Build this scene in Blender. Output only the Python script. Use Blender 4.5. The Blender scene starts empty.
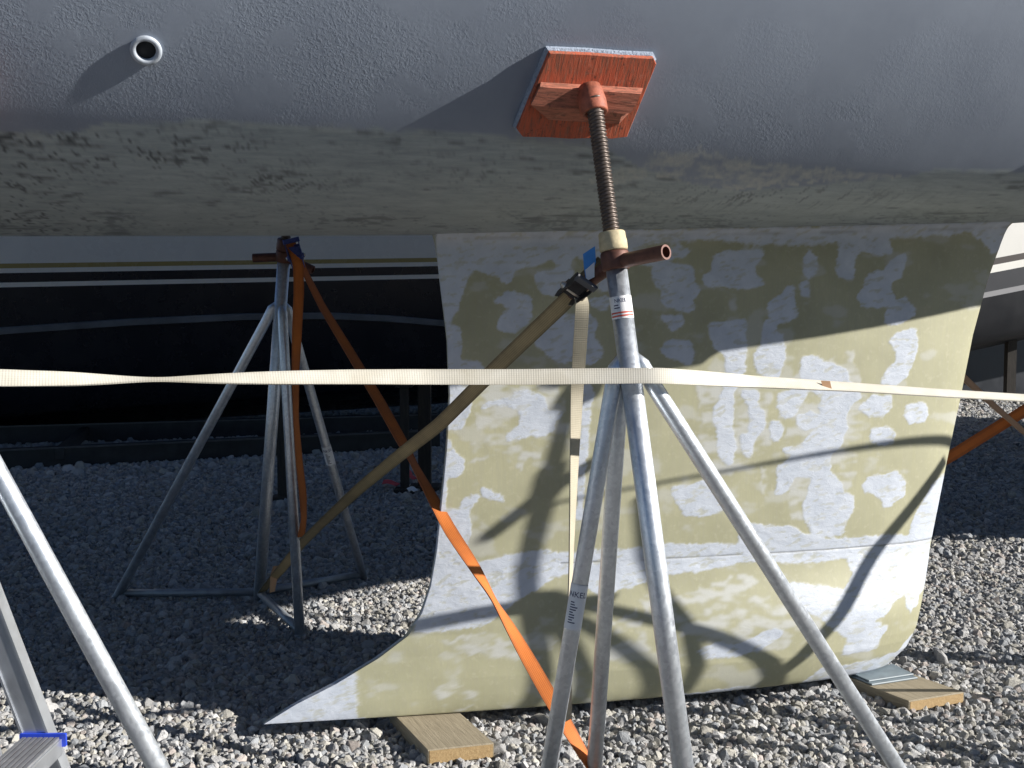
import bpy, math
import numpy as np
from mathutils import Vector, Matrix, noise as mnoise

# ------------------------------------------------------------------ camera, sky, sun, exposure
scene = bpy.context.scene
COL = scene.collection
R = math.radians
FPX, PITCH, CAMZ = 1150.0, R(3.93), 1.10

cam_data = bpy.data.cameras.new('camera')
cam_data.sensor_width = 36.0
cam_data.lens = 36.0 * FPX / 1024.0
cam_data.clip_start = 0.05
cam_data.clip_end = 2000.0
cam = bpy.data.objects.new('camera', cam_data)
COL.objects.link(cam)
cam.location = (0, 0, CAMZ)
cam.rotation_euler = (math.pi / 2 - PITCH, 0, 0)
scene.camera = cam

SUN_EL = R(24.2)
SH = np.array([0.980, -0.199]); SH = SH / np.linalg.norm(SH)
SUN = np.array([SH[0] * math.cos(SUN_EL), SH[1] * math.cos(SUN_EL), math.sin(SUN_EL)])

world = bpy.data.worlds.new('World')
scene.world = world
world.use_nodes = True
wn = world.node_tree
wn.nodes.clear()
sky = wn.nodes.new('ShaderNodeTexSky')
sky.sky_type = 'NISHITA'
sky.sun_disc = False
sky.sun_elevation = SUN_EL
sky.sun_rotation = math.atan2(SH[0], SH[1])
sky.air_density = 0.55
sky.dust_density = 0.0
sky.ozone_density = 2.5
bg = wn.nodes.new('ShaderNodeBackground')
bg.inputs['Strength'].default_value = 0.05
wo = wn.nodes.new('ShaderNodeOutputWorld')
wn.links.new(sky.outputs[0], bg.inputs[0])
wn.links.new(bg.outputs[0], wo.inputs[0])

sun_data = bpy.data.lights.new('sun', 'SUN')
sun_data.energy = 5.0
sun_data.angle = R(0.53)
sun_data.color = (1.0, 0.965, 0.915)
sun = bpy.data.objects.new('sun', sun_data)
COL.objects.link(sun)
sun.rotation_euler = Vector(SUN).to_track_quat('Z', 'Y').to_euler()
sun.location = (6, -3, 6)

scene.view_settings.view_transform = 'Standard'
scene.view_settings.look = 'None'
scene.view_settings.exposure = 0.76
scene.view_settings.gamma = 1.0
scene.view_settings.use_curve_mapping = False
scene.cycles.max_bounces = 8

# ------------------------------------------------------------------ camera geometry helpers
CAM = np.array([0.0, 0.0, CAMZ])
FW = np.array([0, math.cos(PITCH), -math.sin(PITCH)])
UPV = np.array([0, math.sin(PITCH), math.cos(PITCH)])
RT = np.array([1.0, 0, 0])


def ray(px, py):
    return FW + RT * ((px - 512.0) / FPX) + UPV * (-(py - 384.0) / FPX)


def at_y(px, py, Y):
    d = ray(px, py)
    return CAM + d * (Y / d[1])


def on_z(px, py, z=0.0):
    d = ray(px, py)
    return CAM + d * ((z - CAMZ) / d[2])


def on_plane(px, py, P, n):
    d = ray(px, py)
    return CAM + d * (np.dot(np.asarray(P) - CAM, n) / np.dot(d, n))


def project(P):
    P = np.asarray(P) - CAM
    zc = P @ FW
    return 512.0 + FPX * (P @ RT) / zc, 384.0 - FPX * (P @ UPV) / zc


def nrmz(v):
    v = np.asarray(v, float)
    return v / np.linalg.norm(v)


# boat frame: u along the hull (towards the bow, right), p towards the camera, z up
PSI = R(15.8)
BU = np.array([math.cos(PSI), math.sin(PSI), 0])
BP = np.array([math.sin(PSI), -math.cos(PSI), 0])
BO = -2.92 * BP


def W(u, p, z):
    return BO + BU * u + BP * p + np.array([0, 0, z])


def to_boat(P):
    q = np.asarray(P) - BO
    return q @ BU, q @ BP, np.asarray(P)[..., 2]


def on_keel_plane(px, py, p=0.0):
    return to_boat(on_plane(px, py, W(0, p, 0), BP))


# ------------------------------------------------------------------ numpy noise
def _hash(ix, iy, seed):
    n = (ix.astype(np.int64) * 374761393 + iy.astype(np.int64) * 668265263 + seed * 974711) & 0x7fffffff
    n = ((n ^ (n >> 13)) * 1274126177) & 0x7fffffff
    return ((n ^ (n >> 16)) & 0xffff) / 65535.0


def vnoise(x, y, seed=0):
    x = np.asarray(x, float); y = np.asarray(y, float)
    ix = np.floor(x); iy = np.floor(y)
    fx = x - ix; fy = y - iy
    fx = fx * fx * (3 - 2 * fx); fy = fy * fy * (3 - 2 * fy)
    a = _hash(ix, iy, seed); b = _hash(ix + 1, iy, seed)
    c = _hash(ix, iy + 1, seed); d = _hash(ix + 1, iy + 1, seed)
    return (a * (1 - fx) + b * fx) * (1 - fy) + (c * (1 - fx) + d * fx) * fy


def fbm(x, y, seed=0, octv=4):
    s = 0; a = 0.5; t = 0
    for i in range(octv):
        s = s + a * vnoise(x * 2 ** i + i * 17.3, y * 2 ** i + i * 9.1, seed + i); t += a; a *= 0.5
    return s / t


def sstep(a, b, x):
    t = np.clip((x - a) / (b - a), 0, 1)
    return t * t * (3 - 2 * t)


def in_poly(px, py, poly):
    poly = np.asarray(poly, float)
    inside = np.zeros(px.shape, bool)
    x0, y0 = poly[:, 0].min(), poly[:, 1].min(); x1, y1 = poly[:, 0].max(), poly[:, 1].max()
    sel = (px >= x0) & (px <= x1) & (py >= y0) & (py <= y1)
    if not sel.any():
        return inside
    qx = px[sel]; qy = py[sel]; r = np.zeros(qx.shape, bool)
    j = len(poly) - 1
    for i in range(len(poly)):
        xi, yi = poly[i]; xj, yj = poly[j]
        if yi != yj:
            c = ((yi > qy) != (yj > qy)) & (qx < (xj - xi) * (qy - yi) / (yj - yi) + xi)
            r ^= c
        j = i
    inside[sel] = r
    return inside


# ------------------------------------------------------------------ materials
def new_mat(name):
    m = bpy.data.materials.new(name)
    m.use_nodes = True
    nt = m.node_tree
    b = nt.nodes['Principled BSDF']
    return m, nt, b


def nd(nt, t, **kw):
    n = nt.nodes.new(t)
    for k, v in kw.items():
        if k.startswith('i_'):
            key = k[2:]
            key = int(key) if key.isdigit() else key.replace('_', ' ')
            n.inputs[key].default_value = v
        else:
            setattr(n, k, v)
    return n


def mixc(nt, fac, a, b, mode='MIX'):
    m = nt.nodes.new('ShaderNodeMix')
    m.data_type = 'RGBA'
    m.blend_type = mode
    for s, v in ((m.inputs[0], fac), (m.inputs[6], a), (m.inputs[7], b)):
        if isinstance(v, (int, float)):
            s.default_value = v
        elif isinstance(v, tuple):
            s.default_value = v if len(v) == 4 else (*v, 1)
        else:
            nt.links.new(v, s)
    return m.outputs[2]


def mth(nt, op, a, b=None, c=None, clamp=False):
    m = nt.nodes.new('ShaderNodeMath')
    m.operation = op
    m.use_clamp = clamp
    for i, v in enumerate((a, b, c)):
        if v is None:
            continue
        if isinstance(v, (int, float)):
            m.inputs[i].default_value = v
        else:
            nt.links.new(v, m.inputs[i])
    return m.outputs[0]


def tex_noise(nt, scale, detail=4, rough=0.55, vec=None, dist=0.0):
    n = nd(nt, 'ShaderNodeTexNoise', i_Scale=scale, i_Detail=detail, i_Roughness=rough, i_Distortion=dist)
    if vec is not None:
        nt.links.new(vec, n.inputs['Vector'])
    return n.outputs[0]


def coords(nt, scale=(1, 1, 1), rot=(0, 0, 0)):
    tc = nt.nodes.new('ShaderNodeTexCoord')
    mp = nt.nodes.new('ShaderNodeMapping')
    mp.inputs['Scale'].default_value = scale
    mp.inputs['Rotation'].default_value = rot
    nt.links.new(tc.outputs['Object'], mp.inputs['Vector'])
    return mp.outputs[0]


def ramp(nt, fac, stops, interp='LINEAR'):
    r = nt.nodes.new('ShaderNodeValToRGB')
    r.color_ramp.interpolation = interp
    el = r.color_ramp.elements
    while len(el) < len(stops):
        el.new(0.5)
    for e, (p, c) in zip(el, stops):
        e.position = p
        e.color = c if len(c) == 4 else (*c, 1)
    nt.links.new(fac, r.inputs[0])
    return r.outputs[0]


def bump(nt, b, height, strength=0.3, dist=0.01, normal=None):
    n = nd(nt, 'ShaderNodeBump', i_Strength=strength, i_Distance=dist)
    nt.links.new(height, n.inputs['Height'])
    if normal is not None:
        nt.links.new(normal, n.inputs['Normal'])
    if b is not None:
        nt.links.new(n.outputs[0], b.inputs['Normal'])
    return n.outputs[0]


def simple(name, col, rough=0.6, metal=0.0, var=0.25, scale=30, bmp=0.15, bdist=0.002, spec=0.5):
    m, nt, b = new_mat(name)
    v = coords(nt)
    n = tex_noise(nt, scale, 5, 0.6, v)
    n2 = tex_noise(nt, scale * 0.13, 3, 0.6, v)
    dark = tuple(c * (1 - var) for c in col)
    lite = tuple(min(1, c * (1 + var)) for c in col)
    f = mth(nt, 'MULTIPLY_ADD', n, 0.6, mth(nt, 'MULTIPLY', n2, 0.4))
    c = ramp(nt, f, [(0.3, dark), (0.7, lite)])
    nt.links.new(c, b.inputs['Base Color'])
    b.inputs['Metallic'].default_value = metal
    b.inputs['Specular IOR Level'].default_value = spec
    rr = mth(nt, 'MULTIPLY_ADD', n, 0.25, rough - 0.12, clamp=True)
    nt.links.new(rr, b.inputs['Roughness'])
    if bmp:
        bump(nt, b, n, bmp, bdist)
    return m


M = {}


def mat_galv():
    m, nt, b = new_mat('galvanised_steel')
    v = coords(nt)
    vo = nd(nt, 'ShaderNodeTexVoronoi', i_Scale=130)
    nt.links.new(v, vo.inputs['Vector'])
    n = tex_noise(nt, 22, 5, 0.65, v)
    n2 = tex_noise(nt, 5, 4, 0.6, v)
    sp = mth(nt, 'MULTIPLY_ADD', vo.outputs['Color'], 0.35, mth(nt, 'MULTIPLY', n, 0.65))
    c = ramp(nt, sp, [(0.25, (0.58, 0.62, 0.67)), (0.75, (0.84, 0.88, 0.92))])
    st = ramp(nt, n2, [(0.58, (0, 0, 0)), (0.75, (1, 1, 1))])
    c = mixc(nt, mth(nt, 'MULTIPLY', st, 0.45), c, (0.30, 0.29, 0.27))
    nt.links.new(c, b.inputs['Base Color'])
    b.inputs['Metallic'].default_value = 0.85
    nt.links.new(mth(nt, 'MULTIPLY_ADD', sp, 0.22, 0.33), b.inputs['Roughness'])
    bump(nt, b, n, 0.12, 0.002)
    return m


def mat_webbing(name, col, dirt, dirt_amt=0.6, edge=None):
    m, nt, b = new_mat(name)
    at = nd(nt, 'ShaderNodeAttribute', attribute_name='along')
    sx = nt.nodes.new('ShaderNodeSeparateXYZ')
    nt.links.new(at.outputs['Vector'], sx.inputs[0])
    rib = mth(nt, 'SINE', mth(nt, 'MULTIPLY', sx.outputs[0], 2 * math.pi / 0.0048))
    rib2 = mth(nt, 'SINE', mth(nt, 'MULTIPLY', sx.outputs[1], 2 * math.pi / 0.0042))
    v = coords(nt)
    n = tex_noise(nt, 7, 6, 0.65, v)
    n2 = tex_noise(nt, 45, 4, 0.6, v)
    d = mth(nt, 'MULTIPLY', ramp(nt, n, [(0.38, (0, 0, 0)), (0.72, (1, 1, 1))]), dirt_amt)
    c = mixc(nt, d, col, dirt)
    c = mixc(nt, mth(nt, 'MULTIPLY', n2, 0.3), c, tuple(x * 0.6 for x in col))
    # darker lines woven lengthwise
    lv_ = 0.70 if (edge or 0) > 0.3 else 0.93
    ln = ramp(nt, mth(nt, 'MULTIPLY_ADD', rib2, 0.5, 0.5), [(0.0, (lv_, lv_, lv_)), (0.5, (1, 1, 1))])
    c = mixc(nt, 1.0, c, ln, 'MULTIPLY')
    # soiled selvedges and a stained middle line
    av = mth(nt, 'ABSOLUTE', sx.outputs[1])
    eg = ramp(nt, mth(nt, 'MULTIPLY', mth(nt, 'ADD', av, mth(nt, 'MULTIPLY', n2, 0.006)), 50.0), [(0.60, (0, 0, 0)), (0.98, (1, 1, 1))])
    c = mixc(nt, mth(nt, 'MULTIPLY', eg, edge or 0.25), c, tuple(x * 0.5 for x in dirt))
    nt.links.new(c, b.inputs['Base Color'])
    b.inputs['Roughness'].default_value = 0.75
    h = mth(nt, 'ADD', mth(nt, 'MULTIPLY', rib, 0.7), mth(nt, 'MULTIPLY', rib2, 0.15))
    h = mth(nt, 'MULTIPLY_ADD', n2, 0.6, h)
    bump(nt, b, h, 0.2, 0.0007)
    return m


def mat_keel():
    m, nt, b = new_mat('keel_primer_and_filler')
    at = nd(nt, 'ShaderNodeAttribute', attribute_name='mask')
    sp = nt.nodes.new('ShaderNodeSeparateColor')
    nt.links.new(at.outputs['Color'], sp.inputs[0])
    fil, thin, crk = sp.outputs[0], sp.outputs[1], sp.outputs[2]
    v = coords(nt)
    vs = coords(nt, (26, 26, 2.2))
    n1 = tex_noise(nt, 4.5, 6, 0.62, v)
    n2 = tex_noise(nt, 60, 5, 0.6, v)
    nv = tex_noise(nt, 6, 5, 0.65, vs)
    base = ramp(nt, n1, [(0.3, (0.325, 0.315, 0.20)), (0.7, (0.435, 0.42, 0.275))])
    base = mixc(nt, mth(nt, 'MULTIPLY', ramp(nt, nv, [(0.42, (0, 0, 0)), (0.75, (1, 1, 1))]), 0.5), base, (0.35, 0.335, 0.25))
    base = mixc(nt, mth(nt, 'MULTIPLY', ramp(nt, n2, [(0.55, (0, 0, 0)), (0.8, (1, 1, 1))]), 0.35), base, (0.58, 0.55, 0.40))
    flc = ramp(nt, tex_noise(nt, 18, 6, 0.65, v), [(0.3, (0.46, 0.50, 0.565)), (0.7, (0.58, 0.615, 0.675))])
    c = mixc(nt, mth(nt, 'MULTIPLY', thin, 0.75), base, (0.52, 0.53, 0.52))
    c = mixc(nt, fil, c, flc)
    c = mixc(nt, mth(nt, 'MULTIPLY', crk, 0.7), c, (0.16, 0.15, 0.12))
    nt.links.new(c, b.inputs['Base Color'])
    nt.links.new(mth(nt, 'MULTIPLY_ADD', fil, -0.10, 0.56), b.inputs['Roughness'])
    # trowel relief inside the filler, brush grain on the primer
    vt = coords(nt, (1, 1, 2.6), (0.0, 0.5, 0.0))
    tr = tex_noise(nt, 30, 6, 0.7, vt, 1.6)
    pit = nd(nt, 'ShaderNodeTexVoronoi', i_Scale=95)
    nt.links.new(v, pit.inputs['Vector'])
    h = mth(nt, 'MULTIPLY', fil, mth(nt, 'MULTIPLY_ADD', tr, 1.2, -0.58))
    h = mth(nt, 'ADD', h, mth(nt, 'MULTIPLY', thin, mth(nt, 'MULTIPLY', tr, 0.6)))
    h = mth(nt, 'MULTIPLY_ADD', nv, 0.22, h)
    h = mth(nt, 'MULTIPLY_ADD', n2, 0.22, h)
    h = mth(nt, 'MULTIPLY_ADD', crk, -1.4, h)
    bump(nt, b, h, 0.35, 0.0022)
    return m


def mat_hull():
    m, nt, b = new_mat('hull_antifouling')
    at = nd(nt, 'ShaderNodeAttribute', attribute_name='mask')
    sp = nt.nodes.new('ShaderNodeSeparateColor')
    nt.links.new(at.outputs['Color'], sp.inputs[0])
    grey, cream, scuff = sp.outputs
    peel = at.outputs['Alpha']
    v = coords(nt)
    n1 = tex_noise(nt, 3.0, 5, 0.6, v)
    n2 = tex_noise(nt, 40, 6, 0.65, v)
    vs = coords(nt, (2.2, 2.2, 20), (0, 0, -PSI))
    ns = tex_noise(nt, 5, 6, 0.7, vs)
    dark = ramp(nt, n1, [(0.3, (0.20, 0.23, 0.285)), (0.7, (0.265, 0.30, 0.36))])
    dark = mixc(nt, mth(nt, 'MULTIPLY', n2, 0.3), dark, (0.31, 0.35, 0.41))
    gr = ramp(nt, ns, [(0.3, (0.255, 0.29, 0.30)), (0.68, (0.38, 0.42, 0.42))])
    gr = mixc(nt, mth(nt, 'MULTIPLY', ramp(nt, n2, [(0.5, (0, 0, 0)), (0.75, (1, 1, 1))]), 0.35), gr, (0.34, 0.37, 0.385))
    c = mixc(nt, grey, dark, gr)
    c = mixc(nt, mth(nt, 'MULTIPLY', cream, ramp(nt, n2, [(0.35, (0.35, 0.35, 0.35)), (0.6, (1, 1, 1))])), c, (0.47, 0.47, 0.42))
    c = mixc(nt, scuff, c, (0.045, 0.05, 0.055))
    nt.links.new(c, b.inputs['Base Color'])
    nt.links.new(mth(nt, 'MULTIPLY_ADD', grey, 0.10, 0.50), b.inputs['Roughness'])
    vo = tex_noise(nt, 165, 2, 0.55, v, 0.7)
    vo2 = ramp(nt, vo, [(0.42, (0, 0, 0)), (0.66, (1, 1, 1))])
    h = mth(nt, 'MULTIPLY', vo2, peel)
    h = mth(nt, 'MULTIPLY_ADD', n2, 0.16, h)
    h = mth(nt, 'MULTIPLY_ADD', tex_noise(nt, 9, 3, 0.5, v), 0.5, h)
    bump(nt, b, h, 0.14, 0.004)
    return m


def mat_wood(name, c0, c1, axis_scale=(3, 40, 40), rot=(0, 0, 0), paint=None, paint_amt=0.0, rough=0.75, generated=False):
    m, nt, b = new_mat(name)
    v = coords(nt, axis_scale, rot)
    if generated:
        at = nd(nt, 'ShaderNodeAttribute', attribute_name='local')
        mp = nt.nodes.new('ShaderNodeMapping')
        mp.inputs['Scale'].default_value = axis_scale
        nt.links.new(at.outputs['Vector'], mp.inputs['Vector'])
        v = mp.outputs[0]
    g = tex_noise(nt, 3.0, 8, 0.7, v, 0.4)
    c = ramp(nt, g, [(0.3, c0), (0.7, c1)])
    if paint:
        wear = tex_noise(nt, 4.5, 8, 0.75, v)
        pf = ramp(nt, wear, [(0.42, (0, 0, 0)), (0.52, (1, 1, 1))])
        pc = mixc(nt, g, paint, tuple(x * 1.35 for x in paint))
        c = mixc(nt, mth(nt, 'MULTIPLY', pf, paint_amt), c, pc)
        at2 = nd(nt, 'ShaderNodeAttribute', attribute_name='local')
        ch = tex_noise(nt, 55, 5, 0.7, at2.outputs['Vector'])
        c = mixc(nt, mth(nt, 'MULTIPLY', ramp(nt, ch, [(0.58, (0, 0, 0)), (0.66, (1, 1, 1))]), 0.7), c, (0.09, 0.045, 0.03))
        ch2 = tex_noise(nt, 30, 5, 0.7, at2.outputs['Vector'], 0.8)
        c = mixc(nt, mth(nt, 'MULTIPLY', ramp(nt, ch2, [(0.60, (0, 0, 0)), (0.72, (1, 1, 1))]), 0.45), c, (0.55, 0.26, 0.17))
    nt.links.new(c, b.inputs['Base Color'])
    b.inputs['Roughness'].default_value = rough
    bump(nt, b, g, 0.5, 0.003)
    return m


def mat_boat(name, stops, rough, spec=0.5, dirt=0.2, grime=(0.2, 0.2, 0.18)):
    """painted bands that follow the stored height above the boat's own waterline"""
    m, nt, b = new_mat(name)
    at = nd(nt, 'ShaderNodeAttribute', attribute_name='hz')
    c = ramp(nt, at.outputs['Fac'], stops, 'CONSTANT')
    v = coords(nt)
    n = tex_noise(nt, 2.5, 6, 0.65, v)
    c = mixc(nt, mth(nt, 'MULTIPLY', ramp(nt, n, [(0.4, (0, 0, 0)), (0.75, (1, 1, 1))]), dirt), c, grime)
    nt.links.new(c, b.inputs['Base Color'])
    nt.links.new(mth(nt, 'MULTIPLY_ADD', n, 0.3, rough - 0.1, clamp=True), b.inputs['Roughness'])
    b.inputs['Specular IOR Level'].default_value = spec
    bump(nt, b, n, 0.05, 0.01)
    return m


def mat_ground():
    m, nt, b = new_mat('gravel_bed')
    v = coords(nt)
    vo = nd(nt, 'ShaderNodeTexVoronoi', i_Scale=42)
    nt.links.new(v, vo.inputs['Vector'])
    n = tex_noise(nt, 1.2, 5, 0.6, v)
    c = mixc(nt, 0.65, ramp(nt, n, [(0.3, (0.16, 0.155, 0.145)), (0.7, (0.27, 0.26, 0.245))]), vo.outputs['Color'], 'MULTIPLY')
    c = mixc(nt, 0.35, c, (0.22, 0.21, 0.20))
    nt.links.new(c, b.inputs['Base Color'])
    b.inputs['Roughness'].default_value = 0.9
    bump(nt, b, vo.outputs['Distance'], 0.9, 0.03)
    return m


def mat_stone():
    m, nt, b = new_mat('crushed_stone')
    at = nd(nt, 'ShaderNodeAttribute', attribute_name='tone', attribute_type='INSTANCER')
    v = coords(nt)
    n = tex_noise(nt, 2.2, 6, 0.7, v)
    c = mixc(nt, mth(nt, 'MULTIPLY', n, 0.75), at.outputs['Color'], tuple([0.62] * 3), 'MULTIPLY')
    nt.links.new(c, b.inputs['Base Color'])
    b.inputs['Roughness'].default_value = 0.85
    b.inputs['Specular IOR Level'].default_value = 0.3
    bump(nt, b, n, 0.4, 0.15)
    return m


M['galv'] = mat_galv()
M['galv_dull'] = simple('dull_galvanised_steel', (0.34, 0.36, 0.38), 0.5, 0.6, 0.3, 35)
M['rust'] = simple('rusty_painted_iron', (0.13, 0.055, 0.038), 0.55, 0.25, 0.5, 60, 0.3)
M['screw'] = simple('greased_thread_steel', (0.13, 0.105, 0.09), 0.42, 0.6, 0.4, 70, 0.2)
M['nut'] = simple('cream_painted_nut', (0.50, 0.42, 0.26), 0.7, 0.0, 0.4, 60, 0.4)
M['socket'] = simple('chipped_red_socket', (0.34, 0.10, 0.055), 0.65, 0.1, 0.6, 70, 0.5)
M['pad'] = mat_wood('red_painted_pad_board', (0.17, 0.06, 0.035), (0.36, 0.14, 0.08), (60, 5, 30), paint=(0.50, 0.10, 0.042), paint_amt=0.86, generated=True)
M['cleat'] = mat_wood('red_painted_cleat', (0.16, 0.06, 0.04), (0.30, 0.12, 0.07), (6, 50, 30), paint=(0.42, 0.14, 0.085), paint_amt=0.8, generated=True)
M['carpet'] = simple('blue_grey_carpet', (0.33, 0.38, 0.46), 0.95, 0.0, 0.3, 160, 0.9, 0.006)
M['white_web'] = mat_webbing('cream_webbing', (0.66, 0.63, 0.55), (0.42, 0.37, 0.26), 0.7)
M['tail_web'] = mat_webbing('aged_cream_webbing', (0.52, 0.47, 0.36), (0.32, 0.28, 0.19), 0.7)
M['brown_web'] = mat_webbing('weathered_tan_webbing', (0.47, 0.36, 0.19), (0.22, 0.18, 0.10), 0.8, 0.75)
M['orange_web'] = mat_webbing('orange_webbing', (0.72, 0.20, 0.03), (0.38, 0.10, 0.03), 0.6, 0.5)
M['faded_web'] = mat_webbing('faded_peach_webbing', (0.62, 0.36, 0.20), (0.40, 0.26, 0.16), 0.5)
M['black_steel'] = simple('black_ratchet_steel', (0.035, 0.035, 0.04), 0.35, 0.7, 0.5, 90)
M['grip'] = simple('grey_rubber_grip', (0.10, 0.10, 0.105), 0.7, 0, 0.3, 60)
M['bright_steel'] = simple('bright_zinc_steel', (0.55, 0.52, 0.46), 0.35, 0.8, 0.3, 60)
M['blue_steel'] = simple('blue_painted_ratchet', (0.04, 0.06, 0.22), 0.4, 0.3, 0.4, 70)
M['tape'] = simple('blue_masking_tape', (0.07, 0.30, 0.72), 0.6, 0, 0.15, 40, 0.2)
M['sticker'] = simple('white_label', (0.80, 0.80, 0.80), 0.4, 0, 0.05, 40, 0.0)
M['ink'] = simple('dark_blue_ink', (0.03, 0.03, 0.09), 0.6, 0, 0.1, 40, 0.0)
M['ink_red'] = simple('red_ink', (0.62, 0.10, 0.06), 0.6, 0, 0.1, 40, 0.0)
M['keel'] = mat_keel()
M['hull'] = mat_hull()
M['fitting'] = simple('pale_painted_bronze', (0.42, 0.46, 0.51), 0.55, 0.1, 0.35, 60, 0.3)
M['bore'] = simple('dark_pipe_bore', (0.02, 0.022, 0.024), 0.7, 0, 0.3, 40)
M['plank'] = mat_wood('weathered_pine_plank', (0.20, 0.165, 0.11), (0.38, 0.325, 0.23), (4, 70, 70), (0, 0, 0), generated=True)
M['plank_end'] = mat_wood('pine_end_grain', (0.30, 0.19, 0.08), (0.48, 0.34, 0.17), (60, 60, 60), generated=True)
M['slate'] = simple('blue_grey_sheet', (0.17, 0.21, 0.235), 0.5, 0, 0.3, 25, 0.2)
M['alu'] = simple('brushed_aluminium', (0.62, 0.64, 0.67), 0.36, 0.85, 0.12, 25, 0.06)
M['alu_dark'] = simple('worn_tread_aluminium', (0.30, 0.30, 0.31), 0.5, 0.6, 0.25, 60, 0.3)
M['blue_plastic'] = simple('blue_plastic_cap', (0.02, 0.06, 0.55), 0.4, 0, 0.2, 30, 0.05)
M['ground'] = mat_ground()
M['stone'] = mat_stone()
M['beam'] = simple('dark_painted_steel', (0.035, 0.036, 0.038), 0.5, 0.2, 0.5, 12, 0.2)
M['beam_edge'] = simple('worn_grey_steel', (0.11, 0.115, 0.12), 0.5, 0.3, 0.4, 12, 0.2)
M['post'] = mat_wood('dark_wooden_prop', (0.02, 0.018, 0.015), (0.06, 0.05, 0.04), (30, 30, 3))
M['rail_grey'] = simple('grey_spray_rail', (0.16, 0.17, 0.18), 0.5, 0, 0.45, 5, 0.1)
M['gold'] = simple('gold_boot_stripe', (0.34, 0.27, 0.10), 0.4, 0.1, 0.2, 12, 0.05)
M['red_cloth'] = simple('red_webbing_scrap', (0.55, 0.07, 0.08), 0.8, 0, 0.3, 50)
M['white_paint'] = simple('white_gelcoat', (0.62, 0.62, 0.60), 0.35, 0, 0.12, 6, 0.05)
M['dark_hull'] = simple('black_hull_paint', (0.018, 0.02, 0.025), 0.35, 0, 0.4, 5, 0.05)
M['gap_blue'] = simple('gap_blue_drum', (0.05, 0.16, 0.50), 0.4, 0, 0.25, 8, 0.05)
M['rubber'] = simple('black_rubber', (0.02, 0.02, 0.02), 0.8, 0, 0.3, 40, 0.3)


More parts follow.
